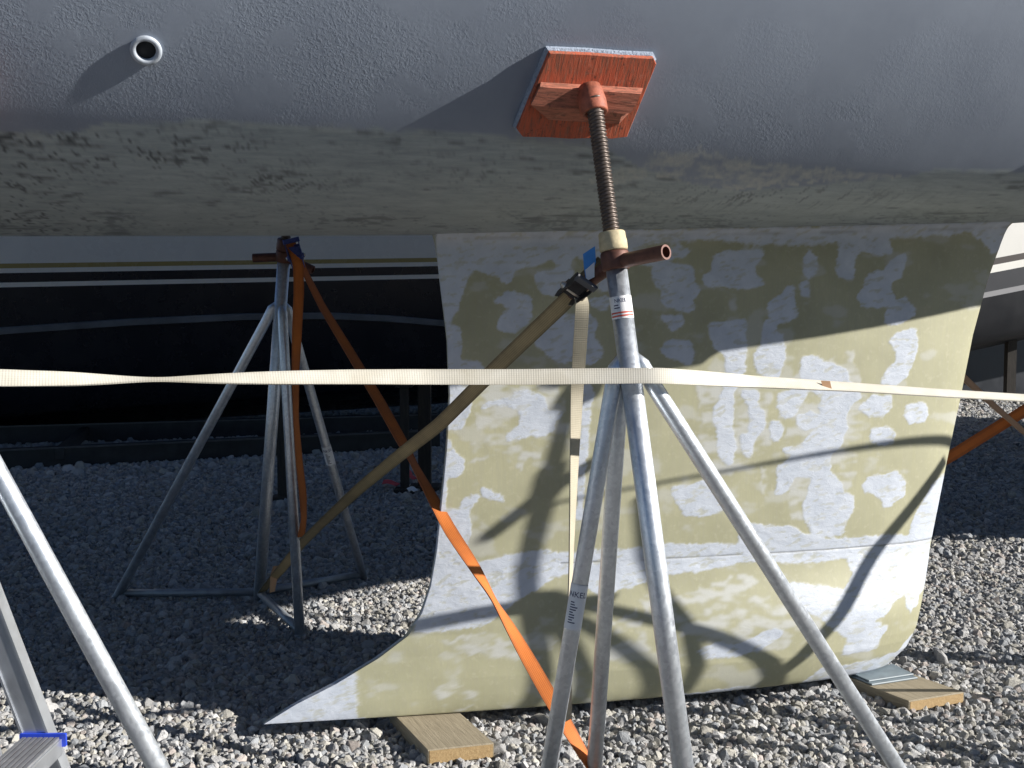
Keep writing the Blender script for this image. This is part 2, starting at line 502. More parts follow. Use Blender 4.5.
# ------------------------------------------------------------------ mesh builder
class MB:
    def __init__(self):
        self.v = []; self.f = []; self.s = []; self.attr = {}

    def add(self, verts, faces, smooth=False):
        o = len(self.v)
        self.v += [tuple(map(float, p)) for p in verts]
        for f in faces:
            self.f.append([o + i for i in f]); self.s.append(smooth)
        return o

    def tube(self, pts, rad, seg=16, caps=True, squash=None, ref=None):
        pts = [np.asarray(p, float) for p in pts]
        if np.isscalar(rad):
            rad = [rad] * len(pts)
        ring = []
        ref = np.array([0, 0, 1.0]) if ref is None else np.asarray(ref, float)
        vs = []
        for i, p in enumerate(pts):
            t = nrmz((pts[min(i + 1, len(pts) - 1)] - pts[max(i - 1, 0)]))
            a = np.cross(t, ref)
            if np.linalg.norm(a) < 1e-3:
                a = np.cross(t, [0.3, 1, 0.1])
            a = nrmz(a); c = np.cross(a, t)
            sq = 1.0 if squash is None else squash[i]
            for k in range(seg):
                th = 2 * math.pi * k / seg
                vs.append(p + rad[i] * (a * math.cos(th) + c * math.sin(th) * sq))
        fs = []
        n = len(pts)
        for i in range(n - 1):
            for k in range(seg):
                k2 = (k + 1) % seg
                fs.append((i * seg + k, i * seg + k2, (i + 1) * seg + k2, (i + 1) * seg + k))
        self.add(vs, fs, True)
        if caps:
            o = len(self.v) - len(vs)
            self.f.append([o + k for k in range(seg)][::-1]); self.s.append(False)
            self.f.append([o + (n - 1) * seg + k for k in range(seg)]); self.s.append(False)
        return self

    def lathe(self, origin, axis, prof, seg=28, smooth=True):
        """profile of (height, radius) turned about an axis"""
        axis = nrmz(axis)
        a = np.cross(axis, [0.2, 0.1, 1.0])
        if np.linalg.norm(a) < 1e-3:
            a = np.cross(axis, [1, 0, 0])
        a = nrmz(a); c = np.cross(axis, a)
        vs = []
        for h, r in prof:
            for k in range(seg):
                th = 2 * math.pi * k / seg
                vs.append(np.asarray(origin) + axis * h + r * (a * math.cos(th) + c * math.sin(th)))
        fs = []
        for i in range(len(prof) - 1):
            for k in range(seg):
                k2 = (k + 1) % seg
                fs.append((i * seg + k, i * seg + k2, (i + 1) * seg + k2, (i + 1) * seg + k))
        o = self.add(vs, fs, smooth)
        n = len(prof)
        if prof[0][1] > 1e-6:
            self.f.append([o + k for k in range(seg)][::-1]); self.s.append(False)
        if prof[-1][1] > 1e-6:
            self.f.append([o + (n - 1) * seg + k for k in range(seg)]); self.s.append(False)
        return self

    def prism(self, poly, vec, bevel=0.0):
        """a planar outline pushed along a vector, its edges eased"""
        poly = [np.asarray(p, float) for p in poly]; vec = np.asarray(vec, float)
        n = len(poly)
        cen = sum(poly) / n
        if bevel > 0:
            L = np.linalg.norm(vec); d = vec / L
            ins = []
            for p in poly:
                q = cen - p
                ins.append(p + q / np.linalg.norm(q) * bevel * 1.2)
            rings = [ins, [p + d * bevel for p in poly], [p + vec - d * bevel for p in poly], [p + vec for p in ins]]
        else:
            rings = [poly, [p + vec for p in poly]]
        vs = [p for r in rings for p in r]
        fs = []
        for i in range(len(rings) - 1):
            for k in range(n):
                k2 = (k + 1) % n
                fs.append((i * n + k, i * n + k2, (i + 1) * n + k2, (i + 1) * n + k))
        fs.append(tuple(range(n))[::-1]); fs.append(tuple((len(rings) - 1) * n + k for k in range(n)))
        self.add(vs, fs)
        return self

    def box(self, c, ax, ay, az, bevel=0.0):
        """centre and three half-extent vectors"""
        c, ax, ay, az = (np.asarray(q, float) for q in (c, ax, ay, az))
        poly = [c - ax - ay - az, c + ax - ay - az, c + ax + ay - az, c - ax + ay - az]
        return self.prism(poly, az * 2, bevel)

    def build(self, name, mat, parent=None, loc=None, local=None):
        org = np.zeros(3)
        if parent is not None:
            org = np.array(parent['_org'])
        elif loc is not None:
            org = np.asarray(loc, float)
        V = np.array(self.v) - org
        me = bpy.data.meshes.new(name)
        me.from_pydata(V.tolist(), [], self.f)
        me.polygons.foreach_set('use_smooth', self.s)
        for k, (typ, arr) in self.attr.items():
            a = me.attributes.new(k, typ, 'POINT')
            key = {'FLOAT_VECTOR': 'vector', 'FLOAT_COLOR': 'color', 'FLOAT': 'value'}[typ]
            a.data.foreach_set(key, np.asarray(arr, np.float32).ravel())
        if local is not None:      # frame (origin, ex, ey, ez): coordinates for grain
            o, ex, ey, ez = local
            q = np.array(self.v) - np.asarray(o)
            a = me.attributes.new('local', 'FLOAT_VECTOR', 'POINT')
            a.data.foreach_set('vector', np.stack([q @ ex, q @ ey, q @ ez], 1).astype(np.float32).ravel())
        mats = mat if isinstance(mat, (list, tuple)) else [mat]
        for mm in mats:
            me.materials.append(mm)
        me.update()
        o = bpy.data.objects.new(name, me)
        COL.objects.link(o)
        if parent is not None:
            o.parent = parent
        else:
            o.location = org
        o['_org'] = [float(x) for x in org]
        return o


def fix_normals(o):
    import bmesh
    bm = bmesh.new(); bm.from_mesh(o.data)
    bmesh.ops.recalc_face_normals(bm, faces=bm.faces)
    bm.to_mesh(o.data); bm.free()
    return o


def tag(o, label, cat, group=None, kind=None):
    o['label'] = label; o['category'] = cat
    if group: o['group'] = group
    if kind: o['kind'] = kind
    return o


def empty(name, loc):
    o = bpy.data.objects.new(name, None)
    o.empty_display_size = 0.1
    COL.objects.link(o)
    o.location = tuple(map(float, loc))
    o['_org'] = [float(x) for x in loc]
    return o


# ------------------------------------------------------------------ ground
g = MB()
S_ = 150.0
g.add([(-S_, -60, -0.016), (S_, -60, -0.016), (S_, 240, -0.016), (-S_, 240, -0.016)], [(0, 1, 2, 3)])
go = g.build('ground', M['ground'])
go['kind'] = 'structure'


def build_gravel():
    rng = np.random.default_rng(7)
    P = []; SC = []

    def zone(y0, y1, sp, rad, layers):
        for L in range(layers):
            ny = int((y1 - y0) / sp)
            ys = y0 + (np.arange(ny) + 0.5) * sp
            for y in ys:
                hw = 0.455 * y + 0.75
                xs = np.arange(-hw, hw, sp)
                n = len(xs)
                x = xs + rng.uniform(-.55, .55, n) * sp
                yy = y + rng.uniform(-.55, .55, n) * sp
                r = rad * np.exp(rng.normal(0, 0.34, n))
                z = -0.010 + L * 0.006 + rng.uniform(-0.006, 0.005, n) + 0.006 * (fbm(x * 1.7, yy * 1.7, 3) - 0.5) * 2
                P.append(np.stack([x, yy, z], 1))
                SC.append(np.stack([r * rng.uniform(.85, 1.35, n), r * rng.uniform(.75, 1.1, n), r * rng.uniform(.6, 0.9, n)], 1))

    zone(2.25, 4.9, 0.0148, 0.0098, 2)
    zone(4.9, 7.4, 0.0190, 0.0126, 1)
    zone(7.4, 13.5, 0.030, 0.0190, 1)
    P = np.concatenate(P); SC = np.concatenate(SC)
    n = len(P)
    ROT = rng.uniform(-math.pi, math.pi, (n, 3)) * np.array([0.5, 0.5, 1])
    v = np.clip(rng.normal(0.47, 0.075, n), 0.2, 0.68)
    tint = rng.uniform(0, 1, n)
    T = np.stack([v, v * 0.985, v * 0.965, np.ones(n)], 1)
    pink = tint > 0.94
    T[pink, 0] *= 1.02; T[pink, 1] *= 0.92; T[pink, 2] *= 0.86
    tan = (tint > 0.68) & (tint <= 0.94)
    T[tan, 1] *= 0.97; T[tan, 2] *= 0.88
    blue = tint < 0.22
    T[blue, :3] *= np.array([0.78, 0.82, 0.87])
    me = bpy.data.meshes.new('gravel')
    me.vertices.add(n)
    me.vertices.foreach_set('co', P.astype(np.float32).ravel())
    for nm, typ, key, arr in (('rot', 'FLOAT_VECTOR', 'vector', ROT), ('scl', 'FLOAT_VECTOR', 'vector', SC),
                              ('tone', 'FLOAT_COLOR', 'color', T)):
        a = me.attributes.new(nm, typ, 'POINT')
        a.data.foreach_set(key, arr.astype(np.float32).ravel())
    a = me.attributes.new('pick', 'INT', 'POINT')
    a.data.foreach_set('value', rng.integers(0, 12, n).astype(np.int32))
    me.update()
    o = bpy.data.objects.new('gravel', me)
    COL.objects.link(o)
    nt = bpy.data.node_groups.new('scatter_stones', 'GeometryNodeTree')
    nt.interface.new_socket('Geometry', in_out='INPUT', socket_type='NodeSocketGeometry')
    nt.interface.new_socket('Geometry', in_out='OUTPUT', socket_type='NodeSocketGeometry')
    gi = nt.nodes.new('NodeGroupInput'); gout = nt.nodes.new('NodeGroupOutput')
    gti = nt.nodes.new('GeometryNodeGeometryToInstance')
    for s in range(12):
        pts = nt.nodes.new('GeometryNodePoints')
        pts.inputs['Count'].default_value = 22
        rv = nt.nodes.new('FunctionNodeRandomValue'); rv.data_type = 'FLOAT_VECTOR'
        rv.inputs[0].default_value = (-1, -1, -1); rv.inputs[1].default_value = (1, 1, 1)
        seed = [i for i in rv.inputs if i.name == 'Seed'][0]
        seed.default_value = 31 + s * 7
        nz = nt.nodes.new('ShaderNodeVectorMath'); nz.operation = 'NORMALIZE'
        nt.links.new(rv.outputs[0], nz.inputs[0])
        nt.links.new(nz.outputs[0], pts.inputs['Position'])
        ch = nt.nodes.new('GeometryNodeConvexHull')
        nt.links.new(pts.outputs[0], ch.inputs[0])
        sm = nt.nodes.new('GeometryNodeSetMaterial'); sm.inputs['Material'].default_value = M['stone']
        nt.links.new(ch.outputs[0], sm.inputs[0])
        nt.links.new(sm.outputs[0], gti.inputs[0])
    m2p = nt.nodes.new('GeometryNodeMeshToPoints')
    nt.links.new(gi.outputs[0], m2p.inputs[0])
    iop = nt.nodes.new('GeometryNodeInstanceOnPoints')
    nt.links.new(m2p.outputs[0], iop.inputs['Points'])
    nt.links.new(gti.outputs[0], iop.inputs['Instance'])
    iop.inputs['Pick Instance'].default_value = True

    def named(nm, typ):
        q = nt.nodes.new('GeometryNodeInputNamedAttribute'); q.data_type = typ
        q.inputs['Name'].default_value = nm
        return [x for x in q.outputs if x.name == 'Attribute' and x.enabled][0]
    nt.links.new(named('pick', 'INT'), iop.inputs['Instance Index'])
    e2r = nt.nodes.new('FunctionNodeEulerToRotation')
    nt.links.new(named('rot', 'FLOAT_VECTOR'), e2r.inputs[0])
    nt.links.new(e2r.outputs[0], iop.inputs['Rotation'])
    nt.links.new(named('scl', 'FLOAT_VECTOR'), iop.inputs['Scale'])
    nt.links.new(iop.outputs[0], gout.inputs[0])
    md = o.modifiers.new('scatter', 'NODES'); md.node_group = nt
    me.materials.append(M['stone'])
    tag(o, 'loose grey crushed stone gravel covering the whole yard', 'gravel', kind='stuff')
    print('gravel stones', n)


build_gravel()

# ------------------------------------------------------------------ the boat overhead: hull
U_T = np.array([-4.6, -1.0, -0.5, 0.5, 1.7, 2.3, 2.75, 3.1, 3.75, 4.2, 5.0, 7.5, 9.0, 9.8])
Z0_T = np.array([1.36, 1.254, 1.258, 1.276, 1.310, 1.335, 1.375, 1.48, 1.575, 1.61, 1.62, 1.74, 2.05, 2.5])
ZT_T = np.array([1.53, 1.475, 1.465, 1.44, 1.405, 1.43, 1.49, 1.56, 1.81, 1.98, 2.06, 2.07, 2.18, 2.52])
PT_T = np.array([0.60, 0.54, 0.54, 0.54, 0.54, 0.54, 0.54, 0.53, 0.52, 0.50, 0.44, 0.36, 0.16, 0.01])
OUT_T = np.array([1.0, 1.0, 1.0, 1.0, 1.0, 1.0, 1.0, 1.0, 1.0, 0.98, 0.93, 0.72, 0.40, 0.04])


def _sm(u, tab):
    # smoothed table lookup
    u = np.asarray(u, float)
    return sum(np.interp(u + d, U_T, tab) for d in (-0.22, -0.13, -0.05, 0.05, 0.13, 0.22)) / 6.0


S0 = 0.06
TANT = math.tan(R(45.5))


def section(u, n_in=60, n_out=140):
    """near half of the section at u: p, z arrays from the centreline to the sheer"""
    z0, zt, pt, ou = (float(_sm(u, t)) for t in (Z0_T, ZT_T, PT_T, OUT_T))
    rise = max(zt - z0 - S0 * pt, 0.004)
    k = np.clip((TANT - S0) * pt / rise, 1.3, 7.0)
    p = np.linspace(0, pt, n_in)
    z = z0 + S0 * p + rise * (p / pt) ** k
    w = np.linspace(0, 2.1, n_out)
    ang = np.where(w < 0.55, 45.5 + 24 * (w / 0.55) ** 0.75, 69.5 + 14 * sstep(0.55, 2.1, w))
    a = np.radians(ang)
    dw = np.diff(w)
    am = (a[1:] + a[:-1]) / 2
    po = pt + np.concatenate([[0], np.cumsum(np.cos(am) * dw)]) * ou
    zo = z[-1] + np.concatenate([[0], np.cumsum(np.sin(am) * dw)])
    return np.concatenate([p, po[1:]]), np.concatenate([z, zo[1:]])


def hull_z(u, p):
    ps, zs = section(u)
    return float(np.interp(p, ps, zs))


def hull_point(u, p):
    return W(u, p, hull_z(u, p))


def hull_normal(u, p):
    e = 0.02
    a = hull_point(u + e, p) - hull_point(u - e, p)
    b = hull_point(u, p + e) - hull_point(u, p - e)
    n = nrmz(np.cross(a, b))
    return n if n[2] < 0 else -n


def hull_hit(px, py):
    d = ray(px, py)
    prev = None
    for t in np.arange(1.2, 4.2, 0.01):
        P = CAM + d * t
        u, p, z = to_boat(P)
        if p < 0: break
        ps, zs = section(u)
        if p < ps[-1]:
            f = z - np.interp(p, ps, zs)
            if f > 0:
                return u, p
    return None


def build_hull(root):
    us = np.concatenate([np.linspace(-4.6, -1.35, 16)[:-1], np.linspace(-1.35, 3.1, 820), np.linspace(3.1, 9.7, 46)[1:]])
    n_in, n_out = 80, 190
    secs = [section(u, n_in, n_out) for u in us]
    fin = list(range(0, n_in + n_out - 1, 9))
    if fin[-1] != n_in + n_out - 2: fin.append(n_in + n_out - 2)
    rows = []
    for u, (p, z) in zip(us, secs):
        near = [W(u, a, b) for a, b in zip(p[::-1], z[::-1])]
        far = [W(u, -p[i], z[i]) for i in fin[1:]]
        rows.append(np.array(near + far))
    V = np.array(rows)                      # stations x points x 3
    ns, npnt = V.shape[0], V.shape[1]
    flat = V.reshape(-1, 3)
    idx = np.arange(ns * npnt).reshape(ns, npnt)
    q = np.stack([idx[:-1, :-1], idx[1:, :-1], idx[1:, 1:], idx[:-1, 1:]], -1).reshape(-1, 4)
    mb = MB()
    mb.v = flat.tolist(); mb.f = q.tolist(); mb.s = [True] * len(q)
    # deck and transom
    for i in range(ns - 1):
        mb.f.append([int(idx[i, 0]), int(idx[i, -1]), int(idx[i + 1, -1]), int(idx[i + 1, 0])]); mb.s.append(False)
    mb.f.append([int(x) for x in idx[0]]); mb.s.append(False)
    # paint masks
    px, py = project(flat)
    px = np.clip(px, -600, 1700); py = np.clip(py, -600, 500)
    bx = np.array([-600, 0, 40, 85, 100, 112, 160, 210, 300, 430, 470, 520, 600, 640, 690, 735, 780, 850, 905, 930, 1000, 1060, 1700])
    by = np.array([132, 131, 133, 131, 125, 122, 123, 120, 126, 131, 134, 139, 146, 166, 184, 190, 188, 182, 178, 170, 172, 172, 176])
    yb = np.interp(px, bx, by) + (fbm(px / 9, py / 9, 5) - 0.5) * 4 + (fbm(px / 40, py / 40, 6) - 0.5) * 5
    grey = sstep(-1.0, 1.2, py - yb)
    # pale primer showing through near the turn of the bilge
    crpoly = [(586, 180), (600, 172), (640, 168), (652, 152), (700, 148), (735, 156), (800, 166), (850, 172), (905, 177), (860, 181), (800, 184), (740, 190), (690, 184), (650, 176), (610, 186)]
    wx = px + (fbm(px / 10, py / 10, 11) - .5) * 14; wy = py + (fbm(px / 10, py / 10, 12) - .5) * 9
    cr = in_poly(wx, wy, crpoly).astype(float)
    cr *= sstep(0.34, 0.60, 0.6 * fbm(px / 20 + py / 9, py / 4, 13, 5) + 0.4 * fbm(px / 3.5, py / 3, 14, 3)) * 0.85
    edge = np.exp(-((py - yb - 3) / 3.5) ** 2) * sstep(0.40, 0.65, fbm(px / 30, py / 12, 15)) * 0.30
    cream = np.clip(cr + edge * (px < 520), 0, 1)
    # dark scuffs and flaking in the grey band
    zone = np.exp(-((px - 150) / 110) ** 2) * np.exp(-((py - 148) / 22) ** 2) + 0.7 * np.exp(-((px - 20) / 60) ** 2) + 0.55 * np.exp(-((px - 290) / 60) ** 2 - ((py - 185) / 18) ** 2) + 0.35 * np.exp(-((py - 222) / 12) ** 2) + 0.3 * np.exp(-((px - 480) / 90) ** 2 - ((py - 170) / 30) ** 2)
    st = fbm(px / 22 + py * 0.05, py / 2.6, 21, 5)
    st2 = fbm(px / 4.2, py / 2.4, 22, 4)
    big = fbm(px / 60, py / 20, 23, 3)
    diag = fbm((px + py * 1.6) / 3.0, (py - px * 0.25) / 14, 24, 4)
    sc = grey * 0.55 * sstep(0.60, 0.74, st * 0.7 + big * 0.3 + 0.08 * zone)
    sc = np.maximum(sc, grey * sstep(0.57, 0.66, st2 * 0.75 + big * 0.25) * np.clip(zone * 1.3, 0, 1) * 0.85)
    sc = np.maximum(sc, grey * sstep(0.60, 0.70, diag) * np.exp(-((px - 275) / 55) ** 2 - ((py - 182) / 12) ** 2) * 0.8)
    sc = np.maximum(sc, grey * sstep(0.58, 0.70, diag) * np.exp(-((px - 770) / 130) ** 2 - ((py - 196) / 12) ** 2) * 0.6)
    sc *= 1 - cream
    # pale flecks where the coat has chipped to the line of the old paint
    cream = np.clip(cream + grey * 0.35 * sstep(0.70, 0.76, fbm(px / 3.0, py / 2.2, 28, 3)) * np.clip(zone, 0, 1), 0, 1)
    # orange-peel blistering of the dark paint, in drifts
    big2 = fbm(px / 85 + 3, py / 60, 31, 4)
    peel = sstep(0.50, 0.64, big2) * (1 - grey) * (0.25 + 0.75 * sstep(620, 420, px))
    for cx, cy, rx, ry, am in ((120, 60, 150, 50, .9), (330, 70, 150, 55, .8), (700, 120, 50, 40, .6), (770, 130, 40, 30, 1.0), (850, 125, 30, 30, .7), (80, 15, 120, 25, .8), (660, 125, 30, 25, .9)):
        peel = np.maximum(peel, am * np.exp(-((px - cx) / rx) ** 2 - ((py - cy) / ry) ** 2) * (1 - grey) * sstep(.36, .56, fbm(px / 22, py / 18, 37, 4)))
    col = np.stack([grey, np.clip(cream, 0, 1), np.clip(sc, 0, 1), np.clip(peel, 0, 1)], 1)
    mb.attr['mask'] = ('FLOAT_COLOR', col)
    o = mb.build('hull', M['hull'], root)
    return o


boat = empty('sailing_boat', W(1.0, 0, 0.0))
tag(boat, 'large grey sailing boat hull overhead with its patched cream keel on planks', 'boat')
hull = build_hull(boat)
hull['label'] = 'dark blue grey hull bottom, worn bare along the lower band'

# ------------------------------------------------------------------ keel
LEFT_PX = [(434, 232), (437, 255), (441, 290), (447, 340), (449, 395), (446, 450), (441, 500), (436, 550), (430, 585), (421, 612), (407, 635), (378, 657), (335, 683), (296, 703), (262, 724)]
RIGHT_PX = [(1009, 215), (1004, 230), (986, 280), (971, 335), (958, 400), (945, 460), (933, 520), (921, 580), (912, 622), (903, 642), (886, 660), (850, 676)]
BOT = 0.040


def edge_table(pxs):
    q = np.array([on_keel_plane(x, y)[0:3:2] for x, y in pxs])   # (u, z)
    o = np.argsort(q[:, 1])
    return q[o, 1], q[o, 0]


LZ, LU = edge_table(LEFT_PX)
RZ, RU = edge_table(RIGHT_PX)

FILLER = [
    [(433, 236), (560, 236), (557, 258), (537, 265), (516, 268), (510, 285), (503, 284), (498, 278), (490, 276), (476, 269), (467, 280), (465, 290), (458, 310), (452, 322), (446, 330), (436, 300)],
    [(552, 236), (640, 235), (640, 248), (620, 262), (584, 262), (575, 255), (573, 270), (570, 287), (560, 295), (556, 268)],
    [(535, 272), (556, 269), (560, 290), (552, 296), (540, 290), (534, 282)],
    [(506, 292), (514, 291), (529, 294), (533, 298), (531, 306), (532, 318), (525, 325), (516, 332), (504, 332), (498, 328), (500, 322), (497, 318), (506, 310), (504, 304), (494, 302), (495, 298), (502, 297)],
    [(561, 314), (590, 314), (599, 322), (596, 329), (592, 337), (602, 345), (604, 355), (596, 362), (557, 362), (547, 355), (535, 347), (533, 341), (541, 337)],
    [(588, 296), (609, 296), (611, 306), (604, 310), (592, 310)], [(596, 277), (608, 277), (612, 290), (600, 292)],
    [(444, 325), (458, 328), (461, 341), (460, 357), (462, 362), (477, 360), (484, 366), (482, 374), (470, 385), (476, 387), (472, 407), (467, 417), (461, 429), (453, 430), (436, 425), (440, 380)],
    [(436, 436), (451, 440), (455, 454), (466, 460), (464, 470), (457, 477), (445, 478), (447, 491), (445, 503), (449, 518), (428, 520)],
    [(479, 406), (494, 400), (510, 397), (514, 391), (525, 389), (537, 391), (545, 399), (547, 412), (563, 410), (565, 415), (557, 421), (553, 425), (557, 427), (554, 432), (545, 436), (529, 435), (506, 441), (508, 432), (518, 427), (519, 421), (516, 409), (504, 404), (479, 410)],
    [(461, 505), (465, 497), (479, 492), (479, 499), (471, 507), (466, 512)], [(478, 489), (490, 488), (502, 495), (510, 503), (498, 501), (486, 497)],
    [(582, 385), (594, 383), (590, 420), (582, 520), (576, 520), (578, 450)],
    [(653, 267), (667, 263), (682, 266), (692, 269), (693, 284), (700, 288), (699, 295), (694, 296), (695, 310), (679, 311), (667, 308), (660, 300), (663, 292), (655, 286), (652, 277)],
    [(660, 314), (682, 316), (682, 325), (673, 330), (663, 320)], [(659, 349), (667, 341), (692, 341), (695, 353), (692, 365), (684, 363), (665, 357)],
    [(714, 253), (764, 247), (764, 257), (755, 265), (757, 279), (764, 281), (763, 287), (737, 289), (710, 287), (701, 279), (706, 274), (712, 271), (711, 261)],
    [(709, 322), (729, 321), (745, 319), (747, 337), (745, 372), (726, 372), (725, 355), (714, 349), (710, 337)],
    [(725, 370), (745, 370), (737, 385), (735, 390), (733, 419), (735, 444), (731, 468), (718, 454), (715, 429), (714, 411), (722, 395)],
    [(741, 388), (757, 390), (759, 403), (765, 413), (765, 427), (757, 438), (753, 446), (752, 456), (745, 456), (740, 446), (741, 434), (749, 432), (749, 409), (741, 397)],
    [(771, 420), (779, 420), (783, 431), (779, 441), (770, 440), (768, 431)], [(780, 393), (804, 388), (809, 390), (802, 405), (792, 419), (784, 417), (777, 409)],
    [(797, 416), (809, 412), (820, 415), (820, 423), (807, 432), (797, 429)],
    [(800, 357), (818, 356), (825, 361), (847, 368), (850, 380), (862, 396), (852, 403), (848, 412), (847, 430), (843, 445), (830, 456), (832, 468), (822, 476), (805, 478), (795, 476), (790, 485), (785, 493), (774, 494), (778, 480), (777, 466), (784, 460), (796, 456), (784, 452), (782, 448), (800, 444), (806, 438), (815, 430), (822, 415), (816, 405), (824, 398), (812, 390), (800, 378)],
    [(812, 475), (829, 473), (844, 483), (842, 488), (853, 495), (852, 511), (843, 529), (846, 534), (813, 537), (803, 519), (806, 495)],
    [(669, 487), (714, 480), (723, 503), (725, 511), (706, 517), (684, 517)],
    [(770, 302), (786, 287), (794, 288), (797, 316), (792, 321), (776, 324), (776, 333), (784, 335), (786, 353), (780, 378), (768, 380), (755, 370), (753, 355), (761, 345), (763, 322), (769, 316)],
    [(802, 259), (809, 248), (817, 257), (817, 273), (807, 280), (803, 273)], [(799, 282), (808, 280), (810, 297), (800, 296)],
    [(839, 245), (859, 243), (857, 255), (853, 279), (840, 278), (835, 267)],
    [(857, 239), (884, 238), (893, 245), (892, 254), (884, 252), (875, 257), (868, 252), (857, 253)],
    [(859, 295), (864, 281), (874, 271), (884, 269), (898, 254), (905, 254), (907, 263), (902, 277), (894, 281), (892, 286), (894, 304), (878, 310), (862, 307)],
    [(884, 314), (894, 302), (903, 297), (911, 304), (917, 313), (909, 320), (894, 326), (884, 323)],
    [(891, 342), (898, 331), (915, 329), (919, 347), (915, 359), (911, 372), (905, 380), (894, 386), (881, 385), (888, 370), (896, 359)],
    [(859, 406), (872, 394), (892, 395), (890, 409), (884, 417), (866, 415)], [(904, 405), (925, 402), (928, 411), (923, 421), (909, 425), (904, 417)],
    [(870, 429), (886, 424), (896, 431), (895, 442), (884, 447), (870, 442)],
    [(860, 485), (868, 476), (894, 471), (904, 479), (905, 495), (894, 503), (883, 509), (881, 497), (864, 493)],
    [(913, 522), (933, 482), (945, 470), (940, 535), (908, 545)],
    [(428, 510), (470, 510), (472, 530), (462, 555), (480, 562), (530, 551), (569, 553), (620, 550), (620, 590), (600, 596), (569, 572), (535, 590), (510, 605), (485, 625), (461, 628), (415, 632), (424, 590)],
    [(618, 552), (652, 544), (742, 544), (736, 536), (742, 523), (788, 526), (817, 539), (891, 536), (930, 533), (927, 545), (904, 558), (846, 558), (813, 563), (749, 562), (717, 568), (662, 575), (618, 592)],
    [(846, 558), (930, 537), (924, 590), (910, 613), (904, 590), (891, 607), (884, 616), (872, 620), (888, 626), (878, 649), (843, 655), (846, 639), (826, 623), (800, 607), (784, 600), (791, 581), (842, 590), (852, 574)],
    [(696, 649), (717, 641), (736, 645), (775, 628), (784, 632), (762, 649), (736, 657), (704, 657)],
    [(569, 706), (620, 704), (662, 697), (707, 691), (749, 686), (759, 691), (742, 706), (620, 724), (569, 730)],
    [(801, 684), (820, 668), (846, 665), (897, 652), (914, 630), (912, 662), (888, 675), (846, 690)],
    [(240, 735), (296, 696), (352, 668), (356, 690), (358, 718), (403, 724), (400, 738)],
    [(433, 232), (640, 230), (800, 226), (950, 220), (1012, 214), (1000, 252), (990, 254), (984, 242), (972, 233), (950, 234), (900, 238), (868, 241), (780, 245), (700, 240), (640, 244), (433, 244)],
    [(662, 250), (678, 244), (690, 250), (684, 258), (672, 259), (660, 264), (640, 266), (642, 250)],
]
THIN = [
    [(518, 442), (525, 440), (475, 468), (471, 467)], [(469, 439), (506, 441), (504, 445), (479, 444)], [(730, 292), (737, 302), (739, 320), (730, 321)],
    [(761, 447), (764, 448), (769, 499), (765, 495)], [(672, 603), (746, 574), (762, 579), (742, 594), (710, 607), (678, 610)],
    [(697, 613), (775, 610), (778, 623), (717, 629)], [(436, 688), (455, 679), (481, 701), (463, 714), (442, 709)],
    [(640, 600), (700, 590), (800, 600), (830, 640), (780, 650), (700, 640), (660, 625)], [(470, 395), (500, 385), (560, 382), (572, 430), (520, 470), (480, 440)],
    [(440, 640), (470, 636), (560, 640), (540, 660), (470, 655)], [(780, 380), (850, 350), (870, 420), (840, 520), (790, 520)],
    [(700, 380), (770, 380), (770, 460), (720, 480), (700, 450)], [(600, 620), (640, 610), (650, 650), (610, 660)],
]


